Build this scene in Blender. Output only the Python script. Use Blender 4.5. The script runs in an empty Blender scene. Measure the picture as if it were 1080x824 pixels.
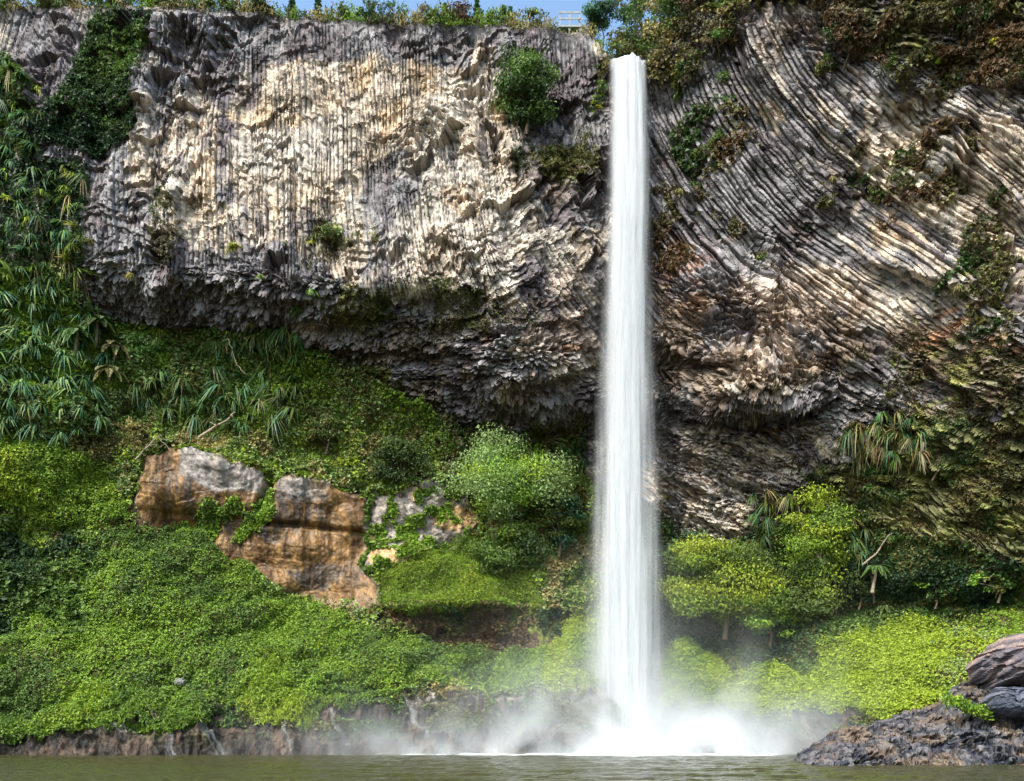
# Tall waterfall dropping over a columnar basalt cliff into a pool.
import bpy, math
import numpy as np
rng = np.random.default_rng(7)
SC = bpy.context.scene
COL = SC.collection
F = 1012.0; CX = 540.0; HZ = 770.0; EYE = 1.8      # lens in pixels, principal point, eye height

# ------------------------------------------------------------------ noise
LAT = np.random.default_rng(11).random((64, 128, 128)).astype(np.float32)
def vn(x, y, s=0):
    L = LAT[s % 64]
    xi = np.floor(x).astype(np.int64); yi = np.floor(y).astype(np.int64)
    fx = x - xi; fy = y - yi
    fx = fx*fx*fx*(fx*(fx*6-15)+10); fy = fy*fy*fy*(fy*(fy*6-15)+10)
    x0 = xi & 127; x1 = (xi+1) & 127; y0 = yi & 127; y1 = (yi+1) & 127
    return (L[x0, y0]*(1-fx)*(1-fy)+L[x1, y0]*fx*(1-fy)+L[x0, y1]*(1-fx)*fy+L[x1, y1]*fx*fy)
def fbm(x, y, o=4, s=0, g=0.5):
    a = 1.0; t = 0.0; n = 0.0
    for k in range(o):
        t = t + a*vn(x*2**k+17.3*k, y*2**k+5.1*k, s+k); n += a; a *= g
    return t/n                                        # 0..1, mean .5
def hsh(i, j, s=0):
    return LAT[(s+13) % 64][(i*7+j*31) & 127, (j*5+(i >> 7)*3+i*3) & 127]
def voronoi(x, y, s=0):
    xi = np.floor(x).astype(np.int64); yi = np.floor(y).astype(np.int64)
    f1 = np.full(x.shape, 9.0); f2 = np.full(x.shape, 9.0); r = np.zeros(x.shape); cx = np.zeros(x.shape); cy = np.zeros(x.shape)
    for dx in (-1, 0, 1):
        for dy in (-1, 0, 1):
            a = (xi+dx) & 127; b = (yi+dy) & 127
            px = xi+dx+LAT[s][a, b]; py = yi+dy+LAT[s+1][a, b]
            d = np.hypot(px-x, py-y)
            m = d < f1
            f2 = np.where(m, f1, np.minimum(f2, d))
            r = np.where(m, LAT[s+2][a, b], r)
            cx = np.where(m, px-x, cx); cy = np.where(m, py-y, cy)
            f1 = np.where(m, d, f1)
    return f1, f2, r, cx, cy
def sm(a, b, x):
    t = np.clip((x-a)/(b-a), 0, 1); return t*t*(3-2*t)
def sdist(u, v, pts):
    """signed distance to a polygon, positive inside"""
    p = np.array(pts, float); q = np.roll(p, -1, 0)
    d = np.full(u.shape, 1e9); ins = np.zeros(u.shape, bool)
    for (ax, ay), (bx, by) in zip(p, q):
        ex, ey = bx-ax, by-ay
        t = np.clip(((u-ax)*ex+(v-ay)*ey)/(ex*ex+ey*ey+1e-9), 0, 1)
        d = np.minimum(d, (u-ax-t*ex)**2+(v-ay-t*ey)**2)
        c = ((ay > v) != (by > v)) & (u < (bx-ax)*(v-ay)/(by-ay+1e-12)+ax)
        ins ^= c
    d = np.sqrt(d); return np.where(ins, d, -d)
def pmask(u, v, pts, soft=8, warp=14, s=3):
    uu = u+(fbm(u/26, v/26, 3, s)-.5)*2*warp; vv = v+(fbm(u/26, v/26, 3, s+7)-.5)*2*warp
    return sm(-soft, soft, sdist(uu, vv, pts))
def blob(u, v, cx, cy, rx, ry, s=5):
    w = 1+.9*(fbm(u/30, v/30, 4, s)-.5)*2
    return sm(1.25, .6, np.hypot((u-cx)/rx, (v-cy)/ry)*w)

# ------------------------------------------------------------------ terrain sheet (cliff + banks)
# depth (metres from the viewer) of the rock, down a few vertical stations
ST = {
 -140: [(-200,80),(150,77),(280,74),(450,73),(560,73),(640,71),(740,67),(797,65),(815,62)],
 0:   [(-200,80),(0,80),(150,79),(280,77),(300,76.5),(450,76),(560,77),(640,75),(740,70),(797,68),(815,65)],
 60:  [(-200,80),(0,80),(200,79),(280,78),(300,78),(450,77.5),(545,78),(555,80),(600,78.5),(640,76),(740,70.5),(797,68.3),(815,65)],
 120: [(-200,80),(10,80),(275,77.5),(300,79),(330,81.5),(420,81.3),(540,80),(640,76.5),(735,71.5),(745,70),(797,68.3),(815,65)],
 200: [(-200,80),(10,80),(290,77),(312,79.3),(345,82),(460,81.7),(478,80.6),(560,81.8),(580,80.5),(640,77),(735,72),(742,70.5),(797,68.5),(815,66)],
 260: [(-200,80),(15,80),(295,76.5),(318,79.2),(350,82.6),(470,82.3),(492,81.2),(600,82.5),(612,80.8),(660,77.5),(735,72.3),(745,71),(797,68.8),(815,66)],
 330: [(-200,80),(20,80),(300,76.5),(325,79.2),(365,82.8),(400,83.2),(480,82.8),(506,81.6),(632,82.8),(644,80.5),(720,74),(742,71.8),(797,69.2),(815,66)],
 390: [(-200,80),(22,80),(300,76.5),(325,79),(400,83.2),(480,83.6),(520,83.3),(600,82.5),(640,81),(655,80),(730,74),(745,72),(797,69.6),(815,66.5)],
 450: [(-200,80),(24,80),(290,77),(320,79),(430,83.4),(500,84.2),(560,83.6),(600,82.5),(637,79.5),(645,82.5),(680,83),(690,79),(735,74.3),(750,73),(797,70.3),(815,67)],
 520: [(-200,80),(26,80),(290,77.8),(400,80.5),(440,84.5),(500,86),(590,83.5),(640,80.4),(648,83),(682,83),(692,79.6),(735,75),(750,73.8),(797,71.5),(815,68)],
 580: [(-200,80),(28,80),(300,78.6),(425,81.5),(447,86),(490,87),(600,85),(660,83),(676,81),(730,76),(745,75),(797,72.8),(815,69)],
 655: [(-200,80),(55,80),(75,81.5),(300,81.5),(430,83),(450,86.5),(560,87),(660,85),(690,82.5),(735,78),(797,75),(815,72)],
 710: [(-200,79),(100,80),(300,80),(420,81),(445,83),(560,84),(670,83),(690,81),(740,77.5),(797,74.5),(815,71)],
 760: [(-200,77),(200,78),(300,77.2),(415,78.4),(440,80.4),(500,80.6),(560,81.6),(680,81.5),(705,79),(745,76),(797,73),(815,70)],
 820: [(-200,73),(100,75),(260,76.5),(340,75),(415,76.6),(440,78.4),(560,79),(640,79),(665,80),(712,77.5),(740,75),(797,71),(815,67)],
 880: [(-200,70),(200,73),(340,73),(430,75),(520,77),(600,77),(650,79.5),(664,78),(750,71),(797,66.5),(815,62)],
 960: [(-200,66),(250,70.5),(330,70),(430,71.5),(500,73.5),(608,74),(640,76.5),(656,75),(740,67.5),(797,62.5),(815,58)],
 1080:[(-200,61),(250,66),(330,65.5),(420,67),(520,70),(600,70),(636,72.5),(645,70.5),(740,61),(797,55),(815,51)],
 1220:[(-200,56),(300,61),(500,65),(600,65),(640,66),(740,55),(797,50),(815,46)],
}
GU0, GV0, GS = -145.0, -175.0, 4.0
gu = np.arange(GU0, 1232, GS); gv = np.arange(GV0, 824, GS)
us = sorted(ST)
tab = np.array([np.interp(gv, *zip(*ST[k])) for k in us])        # stations x v
Yc = np.empty((len(gu), len(gv)))
for j in range(len(gv)): Yc[:, j] = np.interp(gu, us, tab[:, j])
def gblur(a, n):
    k = np.array([1, 4, 6, 4, 1])/16.0
    for _ in range(n):
        p = np.pad(a, ((2, 2), (0, 0)), 'edge'); a = sum(k[i]*p[i:i+a.shape[0]] for i in range(5))
        p = np.pad(a, ((0, 0), (2, 2)), 'edge'); a = sum(k[i]*p[:, i:i+a.shape[1]] for i in range(5))
    return a
p_ = np.pad(Yc, ((6, 6), (0, 0)), 'edge'); Yc = sum(p_[i:i+Yc.shape[0]] for i in range(13))/13   # smooth across stations
Yc = gblur(Yc, 1)
GU, GV = np.meshgrid(gu, gv, indexing='ij')
mx, mz = GU/13.0, GV/13.0
damp = 1-.75*sm(715, 770, GV)
Yc = Yc-((fbm(mx/14, mz/14, 3, 20)-.5)*3.6+(fbm(mx/5, mz/5, 3, 25)-.5)*2.2)*damp
def bulge(cx, cy, rx, ry, h, tilt=0.0):                             # rounded nose of rock with an undercut foot
    x = (GU-cx)/rx; y = (GV-cy-tilt*(GU-cx))/ry
    return h*np.clip(1-x*x, 0, 1)**.6*sm(-1.6, .7, y)*sm(1.15, .85, y)
Yc = Yc-bulge(805, 398, 78, 34, 2.6, -.10)-bulge(730, 330, 62, 48, 1.8, .15)-bulge(985, 250, 90, 46, 1.8, .25)-bulge(575, 350, 60, 50, 1.6, -.3)
XC = (GU-CX)/F*Yc; ZC = EYE+(HZ-GV)/F*Yc
PC = np.stack([XC, Yc, ZC], -1)
def normals(P, n=3):
    Q = np.stack([gblur(P[..., k], n) for k in range(3)], -1)
    N = np.cross(np.gradient(Q, axis=1), np.gradient(Q, axis=0))
    N /= np.linalg.norm(N, axis=-1, keepdims=True)+1e-9
    return N*np.where((N*Q).sum(-1, keepdims=True) > 0, -1, 1)
NC = normals(PC, 5)
def samp(A, u, v):
    x = np.clip((u-GU0)/GS, 0, A.shape[0]-1.001); y = np.clip((v-GV0)/GS, 0, A.shape[1]-1.001)
    i = x.astype(int); j = y.astype(int); fx = x-i; fy = y-j
    if A.ndim == 3: fx = fx[..., None]; fy = fy[..., None]
    return A[i, j]*(1-fx)*(1-fy)+A[i+1, j]*fx*(1-fy)+A[i, j+1]*(1-fx)*fy+A[i+1, j+1]*fx*fy

# column axis field: (u, v, angle) - 90 hangs straight down, smaller leans down to the right
AX = [(20,60,116),(100,60,112),(60,160,105),(130,250,92),(200,100,96),(300,60,88),(300,200,92),(400,150,91),(480,90,86),(470,240,88),
 (560,230,62),(600,150,76),(600,60,87),(600,320,50),(560,300,54),(520,360,58),(450,350,78),(300,300,90),(540,130,84),(720,80,64),(700,200,44),
 (760,150,48),(720,280,42),(800,60,56),(790,120,58),(860,100,38),(900,150,35),(800,220,37),(850,280,31),(950,250,33),(900,340,25),(1000,200,30),
 (1050,120,36),(1060,300,42),(820,380,38),(780,400,42),(1000,420,24),(950,50,36),(1150,200,36),(-100,100,108),(750,500,20),(200,400,80),(900,560,20)]
ang = np.zeros(GU.shape); ws = np.zeros(GU.shape)
for a, b, c in AX:
    w = 1/((GU-a)**2+(GV-b)**2+500)**1.6; ang += w*c; ws += w
ang = ang/ws+(fbm(mx/9, mz/9, 3, 30)-.5)*12
th = np.radians(ang)
wid = 4.3+.7*sm(640, 760, GU)+1.6*(fbm(mx/4, mz/4, 2, 35)-.5)                   # column width in pixels
def poisson(fx, fy):
    def D(p): return np.diff(p, axis=0), np.diff(p, axis=1)
    def DT(a, b):
        o = np.zeros(fx.shape); o[:-1] -= a; o[1:] += a; o[:, :-1] -= b; o[:, 1:] += b; return o
    ax = .5*(fx[1:]+fx[:-1])*GS; ay = .5*(fy[:, 1:]+fy[:, :-1])*GS
    b = DT(ax, ay)
    m = lambda: None
    c = fx.mean(); d = fy.mean(); p = c*GU+d*GV
    r = b-DT(*D(p)); q = r.copy(); rr = (r*r).sum()
    for _ in range(700):
        A = DT(*D(q)); al = rr/((q*A).sum()+1e-12); p = p+al*q; r = r-al*A; n = (r*r).sum(); q = r+n/rr*q; rr = n
        if rr < 1e-4: break
    return p
Pp = poisson(-np.sin(th)/wid, np.cos(th)/wid)
Qq = poisson(np.cos(th)/13.0, np.sin(th)/13.0)

# fine sheet
RIM = [(-140,2),(0,6),(150,8),(250,12),(310,20),(400,24),(500,27),(590,31),(622,36),(634,50),(641,58),(684,58),(691,46),(720,28),(760,5),(800,-30),(900,-110),(1220,-165)]
VB = 815.0; NU, NV = 1260, 760
uu = np.linspace(-140, 1220, NU)
rim = np.interp(uu, *zip(*RIM))+(fbm(uu/14, uu*0, 3, 41)-.5)*7
tt = np.linspace(0, 1, NV)
U = np.repeat(uu[:, None], NV, 1); V = rim[:, None]+(VB-rim[:, None])*tt[None]
P0 = samp(PC, U, V); N0 = samp(NC, U, V); N0 /= np.linalg.norm(N0, axis=-1, keepdims=True)
p = samp(Pp, U, V); q = samp(Qq, U, V)
X_, Z_ = P0[..., 0], P0[..., 2]; ZA = Z_-(P0[..., 1]-78)*.9
rightw0 = sm(640, 720, U)
p = p+(1.7-1.1*sm(640, 720, U))*(fbm(X_/1.5, Z_/6, 2, 44)-.5)
p = p+.45*(vn(p*.9, p*0+3, 46)-.5)+(1-rightw0)*1.5*(vn(p*.33, q*.06, 49)-.5)+rightw0*(1.3*(vn(p*.37, q*.05, 47)-.5)+.4*(fbm(X_/.8, ZA/.8, 2, 36)-.5))
ci = np.floor(p).astype(np.int64); fr = p-ci-.5
r1 = hsh(ci, ci*0, 1); r2 = hsh(ci, ci*0+5, 2); r3 = hsh(ci, ci*0+9, 3)
rightw = sm(640, 720, U)
big = fbm(X_/9, Z_/9, 4, 48)                                         # broken / unbroken areas
T = q/(2.0+1.5*rightw)+(3.4-1.0*rightw)*fbm(X_/6, ZA/6, 3, 50)+(1.9-1.1*rightw)*fbm(X_/1.7, ZA/1.7, 4, 53, .6)+(.32+.7*rightw)*r1
Ti = np.floor(T).astype(np.int64); saw = T-Ti
T2 = q/(.9+1.8*rightw)+2.4*fbm(X_/1.6, ZA/1.6, 3, 55)+(.45+.55*rightw)*r2
T2i = np.floor(T2).astype(np.int64); saw2 = T2-T2i
A1 = (.25+1.15*sm(.38, .58, big))
A2 = (.12+.38*sm(.42, .58, fbm(X_/4, Z_/4, 3, 57)))*(1.1-.25*rightw)
skew = (hsh(ci, ci*0+3, 21)-.5)*.5
rib = np.minimum(1, 2.3*(1-np.abs(2*fr+skew*(1-np.abs(2*fr)))))-.7+(hsh(ci, ci*0+17, 22)-.5)*fr*1.5
d_col = A1*((saw-.5)*.42+1.25*(vn(X_/1.6+7, Ti*.73, 17)-.5))+A2*((saw2-.5)*.5+1.3*(vn(p*.31, T2i*.71, 18)-.5))+rib*(.10+.18*sm(.40, .62, fbm(X_/2.5, ZA/4, 3, 61))+.20*rightw*sm(.3, .65, fbm(X_/1.8, ZA/1.8, 3, 65)))+(r3-.5)*(.08+.26*sm(.4,.6,fbm(X_/3, ZA/3, 3, 63))+.34*rightw)+.7*rightw*(vn(p*.37, q*.12, 6)-.5)+.5*(vn(p*.2, q*.1, 7)-.5)+.9*rightw*(vn(p*.07+3, q*.22, 8)-.5)+(.08-.04*rightw)*(hsh(ci, T2i, 5)-.5)
# end-on column heads / rubble-like broken blocks
wx = X_/.50+1.2*(fbm(X_/2, ZA/2, 2, 8)-.5); wz = ZA/.34+1.2*(fbm(X_/2, ZA/2, 2, 9)-.5)
f1, f2, vr, vcx, vcy = voronoi(wx+.5*wz*rightw, wz, 12)
tx = fbm(X_/3.2, ZA/1.6, 4, 33)
d_blk = (vr-.5)*.62+.16*np.clip(f2-f1, 0, .3)/.3+.22*vcy+.7*((vr*7.3)%1-.5)*vcx+.7*((vr*13.7)%1-.5)*vcy+(np.floor(tx*9)-tx*9)*-.55+(tx-.5)*2.2
MB = np.maximum.reduce([
 pmask(U, V, [(690,300),(760,290),(850,330),(890,400),(860,470),(880,600),(690,600)], 14, 26),
 pmask(U, V, [(85,272),(200,284),(330,296),(430,320),(470,345),(560,340),(640,400),(640,480),(440,480),(380,440),(330,380),(90,360)], 12, 22),
 pmask(U, V, [(960,350),(1230,330),(1230,640),(860,640),(880,470)], 20, 26),
 .8*pmask(U, V, [(395,150),(450,110),(500,105),(470,140),(430,170)], 10, 16),
 .7*pmask(U, V, [(660,0),(1230,-180),(1230,90),(1060,110),(900,60),(800,20),(700,60)], 20, 26)])
# zones ---------------------------------------------------------------
CLAY = [(148,486),(175,474),(205,474),(250,486),(290,505),(340,508),(390,522),(388,560),(388,600),(394,640),(350,642),(300,626),(250,604),(200,566),(140,548)]
GREYR = [(384,520),(440,512),(480,505),(508,545),(480,575),(440,590),(420,606),(384,604)]
SOIL = [(-150,290),(60,285),(95,330),(150,345),(290,352),(330,372),(440,420),(480,470),(470,505),(390,520),(330,508),(290,505),(205,474),(150,480),(140,550),(200,560),
 (250,600),(340,640),(395,640),(400,600),(470,575),(500,560),(480,510),(520,470),(600,470),(650,520),(700,545),(760,590),(800,560),(880,540),(960,560),(1090,600),(1230,600),(1230,765),
 (1000,745),(860,745),(700,740),(640,728),(560,730),(400,732),(200,738),(100,742),(0,778),(-150,782)]
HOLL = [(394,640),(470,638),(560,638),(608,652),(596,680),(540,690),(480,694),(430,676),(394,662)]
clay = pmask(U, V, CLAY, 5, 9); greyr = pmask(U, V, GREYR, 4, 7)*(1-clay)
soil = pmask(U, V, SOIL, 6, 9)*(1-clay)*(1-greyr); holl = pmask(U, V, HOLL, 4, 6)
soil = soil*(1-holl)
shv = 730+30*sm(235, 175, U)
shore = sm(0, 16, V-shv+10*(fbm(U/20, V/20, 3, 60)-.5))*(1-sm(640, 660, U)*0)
lump = (fbm(X_/1.6, Z_/1.6, 5, 62, .55)-.5)+2.6*(fbm(X_/5, Z_/3.2, 2, 67)-.5)
d_soil = lump*1.0+(fbm(X_/.5, Z_/.5, 3, 64)-.5)*.25
d_clay = (fbm(X_/4, Z_/2.2, 3, 66)-.5)*.9+(fbm(X_/.5, Z_/2.5, 3, 68)-.5)*.28-.10*sm(.47, .55, fbm(X_/3, Z_/1.2, 3, 69))+.35*(fbm(X_/.7, Z_/5, 2, 70)-.5)+.12*(fbm(X_/.25, Z_/.25, 2, 71)-.5)
vb = V+(U-330)*-.10; blk = np.where(U < 287, 1-((U-225)/95)**2, 1-((U-338)/62)**2)
d_clay = d_clay*.8+.55*np.clip(blk, -.5, 1)*sm(575, 540, vb)+.7*np.clip(1-((U-315)/100)**2, -.5, 1)*sm(540, 575, vb)+.55*np.sqrt(np.clip(1-((vb-512)/44)**2, 0, 1))*sm(560, 553, vb)-.5*np.exp(-((vb-557)/3)**2)*(U > 270)
d_grey = lump*.9+(vr-.5)*.12
rid = 1-np.abs(fbm(X_/2.4, Z_/2.4, 5, 73, .55)*2-1)
d_shore = (rid-.75)*1.3+(fbm(X_/3, Z_/3, 3, 79)-.5)*1.2+(fbm(X_/.6, Z_/1.6, 3, 75)-.5)*.7
d_rock = d_col*(1-MB)+d_blk*MB
d_rock += (fbm(X_/.34, ZA/.34, 3, 77, .75)-.5)*.24
D = d_rock
for m, dd in ((soil, d_soil), (clay, d_clay), (greyr, d_grey), (holl, d_soil*1.3+d_blk*.3), (shore*(1-clay), d_shore)):
    D = D*(1-m)+dd*m
# narrow cleft that splits the clay wall, and the notch where the stream leaves the rim
D -= 1.3*np.exp(-((U-(286+(V-512)*-.35))/5)**2)*sm(498, 512, V)*sm(552, 530, V)
D *= np.clip((V-rim[:, None])/14, .25, 1)
D *= 1-.7*np.exp(-((U-601)/16)**2)*sm(20, 4, V-rim[:, None])
P = P0+N0*D[..., None]

# ------------------------------------------------------------------ rock colours (the stone's own tones, plus top-lit whitening painted on the clay)
C = lambda *a: np.array(a, float)
cream = C(.375,.305,.24); pale = C(.36,.315,.27); ochre = C(.48,.30,.14); rust = C(.36,.14,.045); plum = C(.095,.078,.084); slate = C(.145,.135,.14)
brown = C(.15,.10,.062); mossc = C(.085,.085,.025); pink = C(.34,.26,.22)
strk = fbm(p*.30, q*.16, 5, 80, .6)*(1-.5*rightw0)+.5*rightw0*fbm(p*.45, q*.22, 5, 81, .75); patch = fbm(X_/6, Z_/6, 5, 84, .6); fine = fbm(X_/.5, Z_/.5, 4, 88)
def mixc(a, b, m): return a*(1-m[..., None])+b*m[..., None]
def z(*b): return np.clip(sum(k*blob(U, V, *g) for k, g in b), 0, 1)
K = np.ones(U.shape+(3,))*cream
K = mixc(K, pale, sm(.42, .62, fbm(X_/3, Z_/5, 4, 90)))
K = mixc(K, ochre*1.05, .42*sm(.50, .66, fbm(X_/2.5, Z_/3.5, 4, 93))*z((.8,(330,150,200,100)),(1,(430,110,60,50)),(1,(720,290,40,30)),(.9,(810,90,25,60)),(.7,(900,200,120,80)),(.5,(1000,300,80,60))))
K = mixc(K, pink, .6*z((1,(780,330,100,60)),(.9,(590,330,60,60)),(1,(560,50,90,22))))
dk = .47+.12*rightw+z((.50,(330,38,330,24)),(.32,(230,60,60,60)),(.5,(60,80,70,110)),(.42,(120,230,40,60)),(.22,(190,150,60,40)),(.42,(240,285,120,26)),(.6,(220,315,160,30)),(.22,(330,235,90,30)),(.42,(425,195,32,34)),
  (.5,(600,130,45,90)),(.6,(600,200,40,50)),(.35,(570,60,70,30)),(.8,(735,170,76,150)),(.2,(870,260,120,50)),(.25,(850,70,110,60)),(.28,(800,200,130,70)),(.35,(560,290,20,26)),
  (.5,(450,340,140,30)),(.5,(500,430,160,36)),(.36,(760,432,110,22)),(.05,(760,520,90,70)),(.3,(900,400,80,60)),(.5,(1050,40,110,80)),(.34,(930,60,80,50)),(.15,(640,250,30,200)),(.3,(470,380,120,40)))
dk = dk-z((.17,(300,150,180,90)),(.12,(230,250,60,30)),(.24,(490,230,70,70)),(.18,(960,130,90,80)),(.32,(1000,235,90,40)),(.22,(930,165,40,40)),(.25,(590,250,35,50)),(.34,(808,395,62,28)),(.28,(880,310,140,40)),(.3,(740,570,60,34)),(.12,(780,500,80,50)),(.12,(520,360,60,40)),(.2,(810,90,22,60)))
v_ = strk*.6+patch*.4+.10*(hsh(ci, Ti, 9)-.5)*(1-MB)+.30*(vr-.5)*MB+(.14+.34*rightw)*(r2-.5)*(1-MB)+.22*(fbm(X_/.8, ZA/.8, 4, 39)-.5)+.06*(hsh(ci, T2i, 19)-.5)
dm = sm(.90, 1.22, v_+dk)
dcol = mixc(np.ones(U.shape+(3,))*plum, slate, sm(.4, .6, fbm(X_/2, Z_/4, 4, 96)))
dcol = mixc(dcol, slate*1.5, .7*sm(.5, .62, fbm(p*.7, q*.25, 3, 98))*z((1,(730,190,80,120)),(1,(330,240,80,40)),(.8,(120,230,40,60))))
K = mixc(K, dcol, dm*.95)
K = mixc(K, brown, .75*sm(.48, .62, fbm(X_/1.8, Z_/1.8, 4, 99))*z((.9,(760,350,120,90)),(1,(1000,420,120,80)),(.8,(930,50,140,50)),(.8,(460,380,160,60)),(.7,(700,270,50,40)),(.6,(590,230,50,60))))
K = mixc(K, rust, .55*sm(.5, .62, fbm(X_/1.5, Z_/1.2, 4, 101))*z((1,(1035,355,50,16)),(.6,(1040,280,50,20)),(.5,(590,380,20,14)),(.5,(730,300,40,30))))
MOSS = np.clip(np.maximum.reduce([pmask(U, V, [(285,365),(400,380),(450,430),(440,480),(380,500),(330,470),(290,430)], 12, 16),
  .8*pmask(U, V, [(440,440),(620,450),(640,540),(520,520),(440,480)], 12, 16),
  .95*pmask(U, V, [(850,500),(900,470),(960,430),(1100,420),(1230,400),(1230,640),(860,640)], 14, 26),
  .55*pmask(U, V, [(880,380),(1060,330),(1100,420),(960,440)], 14, 26),
  .6*pmask(U, V, [(340,310),(470,305),(560,330),(500,350),(360,340)], 12, 20),
  .7*pmask(U, V, [(870,5),(960,-40),(1100,-50),(1100,80),(960,90),(910,50)], 14, 20),
  .7*blob(U, V, 345, 250, 34, 22), .42*blob(U, V, 745, 160, 30, 50), .7*blob(U, V, 600, 170, 40, 26), .55*blob(U, V, 960, 190, 60, 26), .4*blob(U, V, 690, 230, 30, 50),.5*blob(U, V, 175, 240, 12, 40),.6*blob(U, V, 1040, 290, 40, 40)]), 0, 1)
mossm = sm(.40, .62, MOSS*.62+.55*(fbm(X_/.9, Z_/.7, 4, 104)-.32))*(1-soil)
mcol = mixc(np.ones(U.shape+(3,))*mossc, C(.15,.155,.035), sm(.4, .65, fbm(X_/1.1, Z_/1.1, 3, 107)))
K = mixc(K, mcol, .9*mossm)
sc_ = mixc(np.ones(U.shape+(3,))*C(.055,.055,.022), C(.11,.085,.045), sm(.4, .62, fbm(X_/1.4, Z_/1.4, 4, 110)))
K = mixc(K, sc_, soil)
cc = mixc(np.ones(U.shape+(3,))*C(.185,.10,.036), C(.095,.048,.017), sm(.4, .6, fbm(X_/.8, Z_/3.5, 5, 113, .65)))
cc = mixc(cc, C(.27,.245,.235), .7*sm(.32, .68, fbm(X_/2.5, Z_/2, 3, 116)*.6+.55*np.maximum(pmask(U, V, [(195,470),(290,503),(290,528),(250,520),(190,505)], 6, 6), .7*pmask(U, V, [(290,505),(350,508),(350,530),(292,530)], 5, 6))-.12))  # pale noise patches, plus top-lit whitening painted along the clay's upper edge
cc = mixc(cc, C(.045,.035,.03), .8*sm(.52, .68, fbm(X_/.5, Z_/2.6, 5, 119, .65)*.7+.32*z((1,(300,545,20,30)),(.7,(190,530,20,30)),(1,(340,610,50,22)),(.6,(280,555,80,8)))))
K = mixc(K, cc, clay)
gc = mixc(np.ones(U.shape+(3,))*C(.24,.20,.17), C(.40,.25,.12), sm(.45, .6, fbm(X_/2, Z_/2, 3, 121)+.3*z((1,(490,530,24,20)),(.8,(430,585,30,12)))-.1))
gc = mixc(gc, mossc*1.6, .8*sm(.5, .58, fbm(X_/.8, Z_/.8, 3, 124)))
K = mixc(K, gc, greyr)
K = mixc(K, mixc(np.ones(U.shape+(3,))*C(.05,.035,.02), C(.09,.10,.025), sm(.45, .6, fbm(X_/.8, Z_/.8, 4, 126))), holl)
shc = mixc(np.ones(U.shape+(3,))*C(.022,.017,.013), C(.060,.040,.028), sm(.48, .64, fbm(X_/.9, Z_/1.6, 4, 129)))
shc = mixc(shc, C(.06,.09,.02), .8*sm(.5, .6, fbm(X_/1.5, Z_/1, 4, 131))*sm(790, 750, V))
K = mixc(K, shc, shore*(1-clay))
K = K*(.45+1.1*sm(.22, .78, fbm(X_/.42, ZA/.42, 4, 88, .7)))[..., None]*(1+((hsh(ci, T2i, 25)-.5)*.30+(r1-.5)*.34)*(1-MB)*(1-soil)*(1-clay)+.40*MB*(vr-.5))[..., None]
K = np.clip(K, .01, .85)

# ------------------------------------------------------------------ object helpers
def tag(o, label=None, cat=None, group=None, kind=None):
    if label: o['label'] = label
    if cat: o['category'] = cat
    if group: o['group'] = group
    if kind: o['kind'] = kind
    return o
def mesh(name, v, f, mat=None, col=None, smooth=False, extra=None):
    v = np.ascontiguousarray(v, np.float32).reshape(-1, 3); f = np.ascontiguousarray(f, np.int32)
    k = f.shape[1]; me = bpy.data.meshes.new(name)
    me.vertices.add(len(v)); me.vertices.foreach_set('co', v.ravel())
    me.loops.add(f.size); me.loops.foreach_set('vertex_index', f.ravel())
    me.polygons.add(len(f)); me.polygons.foreach_set('loop_start', np.arange(len(f), dtype=np.int32)*k)
    me.polygons.foreach_set('loop_total', np.full(len(f), k, np.int32))
    me.polygons.foreach_set('use_smooth', np.full(len(f), smooth))
    me.update(calc_edges=True)
    if col is not None:
        a = me.color_attributes.new('tint', 'FLOAT_COLOR', 'POINT')
        c = np.ones((len(v), 4), np.float32); c[:, :3] = np.asarray(col).reshape(-1, 3); a.data.foreach_set('color', c.ravel())
    for n, arr in (extra or {}).items():
        a = me.attributes.new(n, 'FLOAT', 'POINT'); a.data.foreach_set('value', np.ascontiguousarray(arr, np.float32).ravel())
    if mat: me.materials.append(mat)
    return me
def link(name, me, parent=None, loc=(0, 0, 0), rot=(0, 0, 0), s=1.0):
    o = bpy.data.objects.new(name, me); COL.objects.link(o)
    o.location = loc; o.rotation_euler = rot; o.scale = (s, s, s) if np.isscalar(s) else s
    if parent: o.parent = parent
    return o
def gridfaces(nu, nv, keep=None):
    i = np.arange(nu-1)[:, None]*nv+np.arange(nv-1)[None]
    f = np.stack([i, i+nv, i+nv+1, i+1], -1)
    if keep is not None: return f[keep]
    return f.reshape(-1, 4)
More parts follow.
